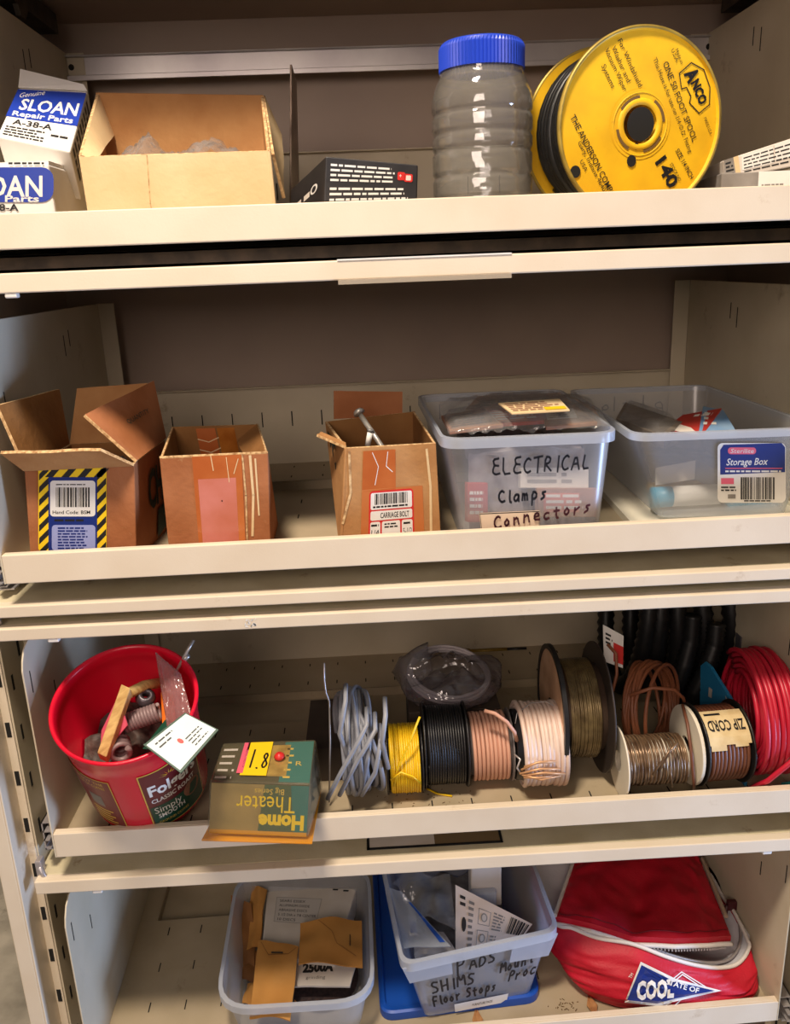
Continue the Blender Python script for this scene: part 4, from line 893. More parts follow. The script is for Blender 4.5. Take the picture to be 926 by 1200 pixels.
# white and green hang tag on the front rim
tq_ = [IN(212, 906, .010), IN(256, 855, .016), IN(217, 835, .018), IN(168, 873, .014)]
g = empty('hang_tag', tuple(sum(tq_, V())/4), 'white card tag with green edge and red dot lying over the can rim', 'tag')
m = MB(); m.slab(tq_, -.0016); m.build('card', GREENP, g)
d = Dec(quad(*tq_, 100, 60, lift=.0002)); d.rect(2, 3, 98, 57, mat('tag_white', (206, 220, 224), .35), 0); d.rect(0, 0, 3, 60, GREENP, 1); d.ell(46, 30, 4, 5, REDP, 2); d.fine(12, 6, 34, 54, 7, BLACK, 2, 4, .4, .4) if False else d.fine(54, 8, 92, 30, 4, BLACK, 2, 4, .3, .5); d.fine(14, 40, 60, 54, 2, BLACK, 2, 6, .3, .5); d.build('tag_print', g)

# clamshell pack, upside down lettering
zb = TZ[2]+.0012
p0, p1 = at(236, 986, 2, zb), at(366, 990, 2, zb); q0, q1 = at(248, 919, 1, p0.y+.006), at(362, 916, 1, p1.y+.006)
zt = (q0.z+q1.z)/2; q0.z = q1.z = zt; r0, r1 = at(263, 871, 2, zt), at(368, 867, 2, zt)
Q = empty('clamshell_pack', ((p0.x+p1.x)/2, (p0.y+r0.y)/2, zb), 'green and gold clear clamshell pack upside down on the tray lip', 'package')
b0 = V((r0.x-.004, r0.y+.002, zb)); b1 = V((r1.x+.004, r1.y+.002, zb)); pp0, pp1 = p0+V((.008, .006, .006)), p1+V((-.006, .006, .006))
up = V((0, 0, .006)); m = MB(); m.hexa([p0, p1, b1, b0], [p0+up*.35, p1+up*.35, b1+up*.35, b0+up*.35]); m.build('shell_flange', film('amber_film', (244, 172, 40), .65, .15, .2), Q, bevel=.001)
e_ = .0022; CARDB = mat('gold_tint_card', (150, 140, 90), .4, col2=(120, 112, 70), ns=12)
DKG2 = mat('olive_card', (64, 58, 44), .4)
i0, i1, j0, j1 = pp0, pp1, q0+V((0, .001, -e_)), q1+V((0, .001, -e_))
m = MB(); m.hexa([i0, i1, b1+up*.5, b0+up*.5], [j0, j1, r1+V((0, 0, -e_)), r0+V((0, 0, -e_))]); m.build('inner_card', DKG2, Q)
m = MB(); m.hexa([pp0-V((e_, e_, 0)), pp1+V((e_, -e_, 0)), b1+up*.4+V((e_, e_, 0)), b0+up*.4+V((-e_, e_, 0))], [q0+V((-e_, -e_*.3, 0)), q1+V((e_, -e_*.3, 0)), r1+V((e_, e_, 0)), r0+V((-e_, e_, 0))]); m.build('clear_shell', CLAM, Q, bevel=.003)
AMB = mat('amber_print', (216, 150, 34), .4)
d = Dec(quad(i0, i1, j1, j0, 120, 62, lift=.0002)); d.rect(0, 0, 120, 62, mat('pale_olive', (168, 140, 84), .35, col2=(140, 118, 70), ns=30), 0); d.rect(0, 0, 120, 5, AMB, 1); d.poly([(104, 5), (120, 5), (120, 62), (98, 62)], TEAL, 1); d.poly([(60, 5), (104, 5), (98, 62), (66, 62)], mat('green_card2', (60, 84, 60), .4), 1)
d.text('Home', 116, 25, 17, YEL, 2, w=56, rot=180, bold=.05); d.text('Theater', 104, 48, 20, YEL, 2, w=72, rot=180, bold=.0); d.text('Big Series', 90, 57, 7, GOLD, 2, w=36, rot=180); d.build('front_print', Q)
d = Dec(quad(j0, j1, r1+V((0, 0, -e_)), r0+V((0, 0, -e_)), 120, 80, lift=.0002)); d.rect(0, 0, 120, 80, DKG2, 0); d.rect(82, 4, 120, 80, TEAL, 1); d.fine(2, 4, 24, 76, 5, OFFW, 1, 4, .3) ; d.rect(54, 14, 90, 74, mat('amber_window', (150, 116, 50), .3, col2=(196, 160, 80), ns=60), 2)
d.text('R', 100, 34, 8, GOLD, 2, w=8); d.fine(86, 8, 96, 74, 5, GOLD, 2, 5, .25, .2)
d.build('top_print', Q)
d = Dec(quad(q0, q1, r1, r0, 120, 80, lift=.0006)); d.rect(28, 16, 36, 78, PINK, 0); d.rect(33, 12, 66, 78, YEL, 0); d.hand('1.8', 40, 26, 34, 13, 2.4, MARK, lay=1); d.build('price_sticker', Q)
mj = (q1*.3+q0*.2+r1*.3+r0*.2); m = MB(); m.lathe([(0, 0), (.001, .004), (.004, .006), (.007, .004), (.008, 0)], V((q0.x+(q1.x-q0.x)*.66, mj.y+.006, zt-.001)), (0, -.3, 1), 16); m.build('red_plug', REDP, Q)

# ---------------------------------------------------------------- wire spools and coils
WG = mat('wire_grey', (150, 152, 160), .45, col2=(128, 130, 138), ns=30); WY = mat('wire_yellow', (240, 196, 26), .4); WK = mat('wire_black', (26, 25, 27), .4)
WB = mat('wire_beige', (212, 160, 136), .45); WW = mat('wire_white', (232, 214, 204), .45, col2=(214, 180, 160), ns=20); WO = mat('wire_clear_copper', (126, 108, 74), .3, .45, col2=(86, 70, 46), ns=90)
WBR = mat('wire_brown', (140, 84, 56), .45); WR = mat('wire_red', (190, 30, 54), .38); WZ = mat('wire_zip_brown', (110, 66, 46), .45)
WCU = mat('wire_clear_bronze', (136, 110, 84), .28, .4, col2=(90, 66, 48), ns=80); FLB = mat('flange_black', (26, 24, 24), .4); FLW = mat('flange_cream', (226, 216, 196), .55)
FLT = mat('flange_tan', (200, 160, 126), .6, col2=(170, 130, 98), ns=30)
def spool(nm, lab, x0, x1, yc, R, wr, turns, wm, fr=None, fm=None, seed=0, jit=.12, skew=0, ends=(1, 1), two=True, group=None, n=26, hole=.012, fth=.002):
    """spool lying with its axis left to right; skew turns the axis"""
    fr = fr or R; o0 = V((x0, yc, F3+max(R, fr if fm else R)+.0005)); ax = V((math.cos(skew), math.sin(skew), 0)); L = (x1-x0)/math.cos(skew)
    r = empty(nm, ((x0+x1)/2, yc, F3), lab, 'spool' if fm else 'coil', group)
    m = MB(); wound(m, o0+ax*wr*1.5, ax, R-wr, L-wr*3, wr, turns, seed, jit, n, 6, xr=V((0, 0, -1)))
    if two: wound(m, o0+ax*(L-wr*2), -ax, R-wr*2.2, L-wr*4, wr, turns*.9, seed+4, jit*1.2, n, 5, xr=V((0, 1, 0)))
    m.build('wire_winding', wm, r)
    m = MB(); m.lathe([(0, hole), (0, R-wr*3), (L, R-wr*3), (L, hole)], o0, ax, 32, close=True); m.build('core', WK if not fm else fm, r)
    if fm:
        for k, q in enumerate(ends):
            if q:
                m = MB(); m.lathe([(0, hole), (0, fr), (fth, fr), (fth, hole)], o0+ax*(L if k else -fth), ax, 56, 0, False, True); m.build('flange', fm, r, bevel=.0005)
    return r, o0, ax, L
P1 = lambda x, y: at(x, 900, 1, y).x
# loose grey bundle
def coil(nm, lab, cat, c0, ax, R, W_, wr, turns, wm, seed, wob=.25, tl=.25, n=34, flat=1.0):
    m = MB(); ax = V(ax).normalized(); u = V((0, 0, -1)); u = (u-ax*u.dot(ax)).normalized(); v = ax.cross(u); P = []; N = int(turns*n); RR = random.Random(seed)
    for i in range(N+1):
        t = i/n; a = 2*PI*t; k = int(t); tA = tl*(noise.noise(V((k*.9+seed, 3.3, 1)))); r_ = R*(1+wob*noise.noise(V((t*.8, seed, 2.2))))-wr
        h = W_*(noise.noise(V((t*.9, seed+3, .2)))*.9)+tA*R*math.sin(a+seed+k)
        P.append(V(c0)+ax*h+u*(math.cos(a)*r_*flat)+v*(math.sin(a)*r_))
    m.tube(P, wr, 7); return m, P
c0 = V((P1(417, .085), .085, F3+.064)); m, P = coil('x', '', '', c0, (1, .08, 0), .060, .030, .0029, 15, WG, 5, .14, .55)
for k, (x0, y0, x1, y1, mx, my) in enumerate(((430, 850, 384, 936, 400, 905), (452, 838, 455, 900, 448, 870), (405, 822, 412, 900, 398, 860), (440, 856, 398, 932, 420, 890), (446, 870, 424, 932, 440, 905))):
    a = at(x0, y0, 1, .020); b = at(x1, y1, 1, .028); c_ = at(mx, my, 1, .014); b.z = max(b.z, F3+.003)
    m.tube([a+V((0, .03, .004)), a, (a+c_)/2+V((0, -.002, 0)), c_, (b+c_)/2, b], .0027, 7)
zmin = min(v.z for v in m.v); m.v = [V((v.x, v.y, max(v.z, F3+.0008))) for v in m.v]
o = m.build('wire_coil', WG); tag(o, 'loose tangled coil of grey wire, leftmost of the wires', 'coil')
spool('wire_spool', 'small spool of bright yellow wire between grey coil and black spool', P1(455, .06), P1(494, .06), .078, .0405, .00145, 13, WY, .041, FLB, 2, .10, ends=(1, 1))
c = at(478, 918, 2, F3+.002); m = MB(); m.tube([at(500, 924, 2, F3+.003), at(512, 930, 2, F3+.0014), at(530, 933, 2, F3+.0014)], .0012, 6); o = m.build('wire_scrap', WY); tag(o, 'short scrap of yellow wire on the tray floor', 'wire')
m = MB(); a = at(474, 912, 1, .034); m.tube([at(458, 914, 1, .036), at(470, 905, 1, .035), at(484, 910, 1, .035), at(493, 918, 1, .037)], .0012, 6); m.tube([at(492, 840, 1, .044), at(480, 870, 1, .036), at(466, 900, 1, .036), at(462, 922, 1, .038)], .0013, 6); o = m.build('wire_end', WY); tag(o, 'loose yellow wire end crossing the front of the yellow spool', 'wire')
spool('wire_spool', 'spool of glossy black wire between the yellow and beige ones', P1(499, .07), P1(546, .07), .088, .0465, .0015, 15, WK, .050, FLB, 3, .08)
spool('wire_spool', 'spool of beige pink wire right of the black spool', P1(549, .07), P1(599, .07), .092, .0410, .0024, 9, WB, .043, mat('flange_grey', (120, 112, 110), .5), 7, .06, ends=(0, 1), n=28)
m = MB(); m.tube([at(568, 833, 1, .055), at(580, 836, 1, .050), at(594, 846, 1, .046), at(603, 858, 1, .046), at(606, 868, 1, .048)], .0023, 7); o = m.build('wire_end', WB); tag(o, 'loose beige wire end curving off the top of the beige spool', 'wire')
spool('wire_coil', 'thick coil of white wire tied with copper strands, right of the beige spool', P1(603, .07), P1(662, .07), .080, .0500, .0030, 10, WW, None, None, 9, .16, skew=0, n=28)
m = MB(); R = random.Random(4)
for k in range(7):
    x0 = 608+R.uniform(0, 12); x1 = 650+R.uniform(-4, 14); ya, yb = 902+R.uniform(-6, 10), 898+R.uniform(-8, 14)
    m.tube([at(x0, ya, 1, .029), at((x0+x1)/2, (ya+yb)/2+R.uniform(-5, 7), 1, .026), at(x1, yb, 1, .029)], .0013, 6)
o = m.build('wire_tie', mat('bare_copper', (210, 160, 116), .4, .3)); tag(o, 'copper coloured strands tied across the white wire coil', 'tie')
m = MB(); m.tube([at(604, 848, 1, .062), at(606, 836, 1, .07), at(622, 824, 1, .08), at(640, 822, 1, .085), at(655, 830, 1, .075), at(661, 845, 1, .06)], .0006, 5); m.tube([at(603, 884, 1, .045), at(610, 890, 1, .036), at(606, 900, 1, .034), at(612, 908, 1, .032)], .0012, 6); o = m.build('tie_wire', ZINC); tag(o, 'thin silver wire looped over the top of the white coil', 'wire')
# bag of coiled wire behind
c0 = at(528, 800, 1, .16); m, P = coil('x', '', '', V((c0.x, .175, F3+.098)), (.1, -.25, 1), .052, .010, .0022, 7, WG, 8, .10, .12); o = m.build('wire_coil', mat('wire_dull', (176, 166, 168), .5)); tag(o, 'flat coil of grey wire inside the smoky bag behind the spools', 'coil')
m = MB()
def g(u, v, s_=0):
    a = 2*PI*u; x = .070*math.cos(a)*(1+.12*noise.noise(V((math.cos(a)*2, math.sin(a)*2, v*3)))); y_ = .058*math.sin(a)
    k = math.sin(PI*(.06+.9*v))**.45; z = F3+.068+.046*v+.010*noise.noise(V((math.cos(a)*3, math.sin(a)*3, v*5+4)))
    if u < .6 and u > .4: z += .026*v*max(0, math.cos((u-.5)*5*PI))
    return V((c0.x+x*k+.004*noise.noise(V((u*20, v*9, 3))), .172+y_*k, z))
m.grid(g, 54, 18, wrap=True); o = m.build('smoky_bag', BAGD, solid=.0003); tag(o, 'crumpled smoky plastic bag of wire behind the yellow and black spools', 'bag')
m = MB(); m.box(c0.x-.055, c0.x+.06, .135, .225, F3+.0005, F3+.068); o = m.build('small_carton', mat('dark_card', (70, 58, 48), .8, col2=(54, 44, 36), ns=20), bevel=.001); tag(o, 'dark small carton propping up the smoky bag behind the spools', 'box')
# thin screwdriver-like rod at the back
a, b = at(503, 766, 1, .432), at(617, 760, 1, .432); a.z = b.z = (a.z+b.z)/2
m = MB(); m.tube([a, a+(b-a)*.42], .0050, 10); m.tube([a+(b-a)*.42, a+(b-a)*.80], .0034, 10); m.tube([a+(b-a)*.80, b], .0030, 10, m=1); o = m.build('brass_rod', [mat('brass', (150, 120, 50), .45, .4), WK]); tag(o, 'brass coloured rod with dark tip lying along the back of the tray', 'rod')
# stray stiff wire in front of the grey coil
m = MB(); m.tube([at(386, 940, 1, .05), at(387, 870, 1, .055), at(386, 822, 1, .06), at(382, 812, 1, .062), at(380, 796, 1, .065), at(380, 777, 1, .066)], .0011, 6); o = m.build('stiff_wire', ZINC); tag(o, 'thin stiff wire standing up left of the grey coil', 'wire')
m = MB(); a = at(376, 888, 1, .10); m.box(at(357, 888, 1, .09).x, at(400, 888, 1, .09).x, .10, .22, F3+.0005, F3+.045); o = m.build('dark_carton', mat('dark_card', (70, 58, 48), .8)); tag(o, 'dark brown carton behind the clamshell pack', 'box')

# big reel with dark flanges
ra, rb2 = V((at(648, 820, 1, .108).x, .108, F3+.0792)), V((at(699, 822, 1, .108).x, .108, F3+.0792))
ax = (rb2-ra).normalized(); L = (rb2-ra).length
Q = empty('wire_reel', tuple(V(((ra.x+rb2.x)/2, .13, F3))), 'large reel of bronze wire with dark flanges standing behind the white coil', 'reel')
m = MB(); wound(m, ra+ax*.010, ax, .058, L-.018, .0015, 17, 12, .2, 30, 6); wound(m, ra+ax*.012, ax, .055, L-.020, .0015, 15, 15, .3, 30, 5); m.build('wire_winding', WO, Q)
m = MB(); m.lathe([(0, .014), (0, .052), (L, .052), (L, .014)], ra, ax, 36, close=True); m.build('core', mat('flange_brown', (84, 66, 54), .6), Q)
m = MB(); m.lathe([(0, .012), (0, .0785), (.002, .0785), (.002, .012)], rb2, ax, 64, 0, False, True); m.build('flange', mat('flange_dark_brown', (52, 42, 36), .55), Q, bevel=.0005)
m = MB(); m.lathe([(0, .012), (0, .072), (-.0015, .072), (-.0015, .012)], ra, ax, 56, 0, False, True); m.build('flange', FLT, Q, label='tan card left flange')
m = MB(); m.lathe([(-.003, .072), (-.003, .078), (.002, .078), (.002, .072)], ra, ax, 64, 0, False, True); m.build('flange_ring', FLB, Q)
m = MB(); m.disk(ra-ax*.0025, -ax, .0, .013, .0006, 24); m.build('flange_hole', SLOT, Q)
# brown coil leaning behind the small clear spool
c0 = at(766, 830, 1, .125); m, P = coil('x', '', '', V((c0.x, .130, F3+.060)), (.70, -.66, .20), .057, .026, .0024, 15, WBR, 4, .10, .35); m.v = [V((v.x, v.y, max(v.z, F3+.001))) for v in m.v]
m.tube([at(738, 815, 1, .09), at(765, 806, 1, .085), at(790, 808, 1, .085), at(801, 818, 1, .09), at(804, 835, 1, .10)], .0022, 7); m.tube([at(718, 810, 1, .10), at(723, 790, 1, .11), at(722, 766, 1, .12), at(712, 755, 1, .13)], .0020, 7)
o = m.build('wire_coil', WBR); tag(o, 'loose coil of brown wire between the big reel and the spool labelled zip cord', 'coil')
# black corrugated hose
m = MB()
cc = V((at(782, 790, 1, .30).x, .31, F3+.115))
for k in range(5):
    x = cc.x-.062+k*.027; P = []; n = 110
    for i in range(n): a = 2*PI*i/n; P.append(V((x+.012*math.sin(a+k), cc.y+.088*math.cos(a), cc.z+(.112)*math.sin(a))))
    m.tube(P, lambda t, n=n: .0125+.0013*(1 if int(t*(n-1)+.5) % 2 else -1), 12, closed=True)
P = [at(840, 730, 1, .205), at(838, 755, 1, .20), at(828, 785, 1, .195), at(814, 812, 1, .195), at(804, 840, 1, .20), at(800, 870, 1, .205)]; P2 = [at(812, 720, 1, .215), at(810, 750, 1, .21), at(802, 780, 1, .205), at(792, 805, 1, .205), at(786, 840, 1, .21), at(782, 880, 1, .215)]; Q_ = []; Q2 = []
for i in range(len(P)-1):
    for k in range(10): Q_.append(P[i].lerp(P[i+1], k/10)); Q2.append(P2[i].lerp(P2[i+1], k/10))
for q in (Q_, Q2): m.tube([max(p.z, F3+.013) and V((p.x, p.y, max(p.z, F3+.013))) for p in q], lambda t, n=len(q): .0115+.0011*(1 if int(t*(n-1)+.5) % 2 else -1), 12)
o = m.build('corrugated_hose', RUBB); tag(o, 'bundle of black corrugated hose loops behind the wires', 'hose')
m = MB(); P = planar([at(708, 775, 1, .13), at(730, 783, 1, .13), at(731, 745, 1, .14), at(707, 732, 1, .14)]); m.slab(P, -.0012); r = m.build('hang_tag', WHITE); tag(r, 'small white and red tag hanging behind the big reel', 'tag')
d = Dec(quad(*P, 20, 40)); d.rect(10, 4, 20, 26, REDP, 0); d.fine(2, 20, 9, 34, 3, BLACK, 1, 2); d.build('tag_print', r)
# blue card standing behind the zip cord spool
x0 = P1(835, .05); bc = [V((x0+.030, .018, F3+.002)), V((x0+.034, .030, F3+.075)), V((x0+.012, .085, F3+.125)), V((x0-.012, .105, F3+.128)), V((x0-.014, .12, F3+.06)), V((x0, .115, F3+.002))]
xc = P1(861, .06)+.005
bc = [at(x, y_, 0, xc) for x, y_ in ((872, 930), (874, 905), (871, 850), (864, 832), (848, 806), (833, 782), (826, 776), (821, 780), (820, 830), (822, 880))]
for p in bc: p.z = max(p.z, F3+.001)
m = MB(); m.prism(bc, (.004, .002, 0)); BCARD = mat('card_blue', (40, 136, 190), .45, col2=(50, 146, 196), ns=20); Q = m.build('blue_card', BCARD, bevel=.0006); tag(Q, 'tall blue card standing between the zip cord spool and red wire', 'card')
nn = (bc[2]-bc[7]).cross(bc[0]-bc[7]).normalized(); nn = nn if nn.dot(EYE-bc[2]) > 0 else -nn
pl = lambda px, py, h=.0006: atp(px, py, bc[2]+nn*(.0008+h), nn)
m = MB(); m.add([pl(850, 815), pl(865, 838), pl(868, 852), pl(867, 905), pl(856, 850)], [(0, 1, 2, 3, 4)]); m.add([pl(831, 805, .0009), pl(835, 808, .0009), pl(834, 818, .0009), pl(830, 816, .0009)], [(0, 1, 2, 3)]); m.build('card_print', OFFW, Q, kind='stuff')
# small clear spool with white flange
r_, o0, ax, L = spool('wire_spool', 'small spool of clear bronze wire with cream flange, left of zip cord spool', P1(727, .045), P1(800, .045), .048, .0290, .0014, 17, WCU, .0405, FLW, 21, .18, ends=(1, 0), n=22)
m = MB(); m.tube([at(772, 904, 1, .017), at(784, 882, 1, .015), at(794, 870, 1, .019)], .0016, 6); m.tube([at(785, 898, 1, .017), at(787, 912, 1, .018), at(788, 922, 1, .022)], .0013, 6); m.tube([at(765, 908, 1, .017), at(786, 878, 1, .015)], .0013, 6); o = m.build('wire_end', WCU); tag(o, 'loose clear wire ends crossing the small bronze spool', 'wire')
# zip cord spool
r_, o0, ax, L = spool('wire_spool', 'spool of brown zip cord with taped label and cream left flange', P1(811, .06), P1(861, .06), .063, .0440, .0021, 10, WZ, .0480, FLB, 31, .05, skew=.06, n=30)
m = MB(); m.lathe([(-.009, .010), (-.009, .0462), (-.0050, .0462), (-.0050, .010)], o0, ax, 56, 0, False, True); m.build('left_face', FLW, r_, bevel=.0006, label='cream left face')
m = MB(); m.disk(o0-ax*.0092, -ax, 0, .006, .0004, 20); m.build('flange_hole', SLOT, r_)
def zf(x, y, h):    # x along axis 0..1, y degrees from top towards the viewer
    a = math.radians(y); u = V((0, 0, 1)); v = ax.cross(u); v = v if v.y < 0 else -v; return o0+ax*(L*x)+(u*math.cos(a)+v*math.sin(a))*(.0445+h)
d = Dec(zf); d.rect(.03, 6, .98, 62, mat('aged_paper', (226, 206, 160), .7, col2=(206, 180, 130), ns=60), 0, 10); d.rect(.05, 62, .40, 70, mat('aged_paper', (226, 206, 160), .7), 0, 4); d.rect(.6, 58, .9, 66, mat('aged_paper', (226, 206, 160), .7), 0, 4)
vs, fs, W_ = textmesh('ZIP CORD', .02); d.mb.add([zf(.92-.84*a/W_, 26+b*16, .0011) for a, b in vs], fs, d.mi(BLACK)); d.fine(.1, 10, .5, 18, 1, BLACK, 1, 4)
d.build('paper_label', r_)
m = MB(); a = o0-ax*.0115; m.tube([a+V((0, .01, .047)), a+V((-.004, -.018, .038)), a+V((-.006, -.04, .012)), a+V((-.002, -.042, -.022)), a+V((.003, -.032, -.044))], .0019, 7); o = m.build('wire_end', WZ); tag(o, 'loose brown cord hanging over the cream face of the zip cord spool', 'wire')
# red wire coil
c0 = V((P1(897, .085)+.004, .088, F3+.0745)); Q = empty('wire_coil', (c0.x, .088, F3), 'big coil of thick red wire at the right edge', 'coil')
m = MB(); c0.x = xc+.012
for k, (R_, L_) in enumerate(((.0715, .040), (.0655, .038), (.0595, .036), (.0535, .034), (.0475, .032))): wound(m, c0+V((.0006*k, 0, 0)), (1, -.03, 0), R_, L_, .0030, 7, 41+k*3, .20, 34, 7, tilt=.004)
m.v = [V((min(v.x, .416), v.y, max(v.z, F3+.0008))) for v in m.v]
m.build('wire_winding', WR, Q); m = MB(); m.tube([at(878, 928, 1, .035)+V((0, 0, .004)), at(900, 915, 1, .012), at(926, 894, 1, .010), at(950, 870, 1, .012)], .0030, 8); m.build('wire_tail', WR, Q)
m = MB(); m.lathe([(0, 0), (0, .030), (.004, .030), (.004, 0)], (at(893, 795, 1, .19).x, .19, F3+.128), (.2, -1, .3), 24); m.box(at(893, 795, 1, .19).x-.02, min(at(893, 795, 1, .19).x+.02, .417), .19, .205, F3+.0005, F3+.12); o = m.build('grey_disc', mat('grey_plastic', (80, 78, 84), .5)); tag(o, 'dark grey disc behind the top of the red wire coil', 'disc')
m = MB(); a = at(912, 925, 1, .020); m.slab([V((a.x, .018, F3+.001)), V((.414, .016, F3+.001)), V((.414, .020, F3+.022)), V((a.x+.004, .022, F3+.018))], .0015); o = m.build('teal_card', TEAL); tag(o, 'small dark teal card at the foot of the red wire coil', 'card')

# ================================================================ tier 4
# clear rounded bin with envelopes
zr = F4+.072
fy = at(350, 1190, 2, zr).y; lx, rx = at(264, 1110, 2, zr).x, at(440, 1110, 2, zr).x
fy = max(fy, .003)
rim = [V((lx+.006, fy+.004, zr)), V((rx-.006, fy+.004, zr)), V((rx-.010, .235, zr)), V((lx-.000, .235, zr))]
base = [V((lx+.020, fy+.020, F4+.001)), V((rx-.020, fy+.020, F4+.001)), V((rx-.024, .215, F4+.001)), V((lx+.016, .215, F4+.001))]
Q = empty('envelope_bin', ((lx+rx)/2, .13, F4), 'clear rounded plastic bin of brown envelopes, leftmost on the bottom tray', 'bin')
bin_(Q, rim, base, .045, FROST, FROSTR, .006, .008)
def sheet(nm, lab, cat, pxs, mt, th=.0015, curl=.004, dec=None, group=None, seed=1, wd=100, hd=60, dmat=None, parent=None, n=10):
    """paper thing from 4 (px, py, z) corners BL BR TR TL, slightly curled, with thickness"""
    P = [at(x, y_, 2, z) if not isinstance(x, V) else x for x, y_, z in pxs]
    nn = (P[1]-P[0]).cross(P[3]-P[0]).normalized()
    def f(x, y_, h):
        u, v = x/wd, y_/hd
        return P[0]*(1-u)*(1-v)+P[1]*u*(1-v)+P[2]*u*v+P[3]*(1-u)*v+nn*(h+curl*noise.noise(V((u*2.1+seed, v*2.3, seed*.7)))+curl*.6*math.sin(PI*u))
    m = MB(); m.grid(lambda u, v: f(u*wd, v*hd, 0), n, n); m.grid(lambda u, v: f(u*wd, v*hd, -th), n, n)
    for e in (lambda k: (k, 0), lambda k: (k, 1), lambda k: (0, k), lambda k: (1, k)): m.grid(lambda u, v, e=e: f(e(u)[0]*wd, e(u)[1]*hd, -th*v), n, 1, 0, False)
    o = m.build(nm, mt, parent)
    if lab: tag(o, lab, cat, group)
    if dec: dd = Dec(lambda x, y_, h: f(x, y_, h+.0005)); dec(dd); dd.build('printing', o)
    return o
z0 = F4+.004
bx = [at(306, 1118, 2, F4+.052), at(392, 1128, 2, F4+.052), at(418, 1041, 2, F4+.046), at(314, 1038, 2, F4+.046)]
Qb = empty('disc_carton', tuple((sum(bx, V())/4)-V((0, 0, .035))), 'white printed carton of sanding discs lying in the envelope bin', 'box')
cc_ = sum(bx, V())/4; bb = [V((p.x, p.y, F4+.012)) for p in bx]; m = MB(); m.hexa(bb, bx); m.build('carton_body', OFFW, Qb, bevel=.002)
d = Dec(quad(*bx, 100, 88, lift=.0002)); d.rect(12, 40, 64, 72, mat('label_grey', (202, 196, 190), .6), 0)
for k, t in enumerate(('SEARS ESSEX', 'ALUMINUM OXIDE', 'ABRASIVE DISCS', '5 1/2 DIA x 7/8 CENTER', '10 DISCS')): d.text(t, 16, 66-k*6, 3.2, BLACK, 1, w=(30, 36, 34, 46, 22)[k])
d.stroke([(12, 40), (64, 40), (64, 72), (12, 72), (12, 40)], .4, GREYC, 1); d.rect(74, 84, 80, 86, BLACK, 1); d.rect(86, 83, 92, 85, BLACK, 1); d.build('printed_label', Qb)
zt_ = F4+.050
sheet('torn_carton', 'white printed carton flap under the folded envelope in the bin', 'card', [(345, 1156, F4+.040), (410, 1156, F4+.040), (420, 1118, F4+.046), (345, 1118, F4+.046)], OFFW, .003, .002, lambda d: (d.text('2500A', 14, 26, 16, BLACK, 0, w=52, bold=.06), d.text('grinding', 20, 12, 6, GREYC, 0, w=34)), seed=3)
sheet('brown_envelope', 'brown paper envelope stapled at its top, upright at front left of the bin', 'envelope', [(292, 1192, F4+.050), (340, 1196, F4+.052), (350, 1110, F4+.062), (303, 1102, F4+.062)], KRAFT, .002, .006, lambda d: (d.rect(36, 50, 66, 51.4, DARKM, 0), d.stroke([(8, 58), (30, 48), (80, 50), (96, 58)], .6, CARDI, 0)), seed=5)
sheet('brown_envelope', 'folded brown paper envelope lying at right on the white carton', 'envelope', [(350, 1130, F4+.058), (425, 1132, F4+.056), (424, 1078, F4+.060), (352, 1082, F4+.062)], KRAFT, .002, .008, lambda d: (d.rect(80, 22, 81.4, 40, DARKM, 0), d.stroke([(30, 58), (52, 40), (60, 24), (90, 10)], .7, CARDI, 0)), seed=8)
sheet('brown_envelope', 'brown paper envelope standing along the left wall of the bin', 'envelope', [(284, 1116, F4+.020), (304, 1110, F4+.030), (312, 1042, F4+.058), (296, 1038, F4+.056)], KRAFT, .002, .006, None, seed=11)
sheet('brown_envelope', 'dark brown creased envelope tucked at the far left of the bin', 'envelope', [(276, 1130, F4+.010), (300, 1136, F4+.014), (296, 1060, F4+.050), (272, 1050, F4+.050)], mat('kraft_dark', (150, 100, 50), .8, col2=(120, 78, 38), ns=20, bump=.3, bs=60), .002, .010, None, seed=12)
sheet('brown_envelope', 'small brown envelope low in the middle left of the bin', 'envelope', [(280, 1146, F4+.012), (306, 1156, F4+.014), (308, 1118, F4+.020), (282, 1108, F4+.020)], mat('kraft_dark', (150, 100, 50), .8), .002, .006, None, seed=13)
sheet('kraft_scrap', 'torn kraft paper scrap in the near left corner of the bin', 'paper', [(284, 1176, F4+.008), (300, 1182, F4+.008), (306, 1150, F4+.012), (290, 1152, F4+.012)], KRAFT, .001, .008, None, seed=14)
m = MB(); c = at(375, 1152, 2, F4+.022)
for k in range(5): m.lathe([(k*.0016, .012), (k*.0016, .046), (k*.0016+.0012, .046), (k*.0016+.0012, .012)], (c.x+.001*k, c.y+.020-.001*k, F4+.008), (0, -.1, 1), 40, 0, False, True)
o = m.build('sanding_discs', mat('abrasive_dark', (72, 54, 50), .95, col2=(44, 34, 34), ns=200)); o['kind'] = 'stuff'; tag(o, 'stack of dark sanding discs under the cartons in the bin', 'discs')
sheet('kraft_scrap', 'small kraft scrap at the front of the bin beside the discs', 'paper', [(345, 1182, F4+.008), (362, 1178, F4+.008), (362, 1166, F4+.010), (345, 1168, F4+.010)], KRAFT, .001, .003, None, seed=15)
sheet('white_card', 'small pale card at the near right of the envelope bin', 'card', [(394, 1166, F4+.010), (414, 1160, F4+.010), (410, 1148, F4+.014), (394, 1150, F4+.014)], OFFW, .001, .002, None, seed=16)

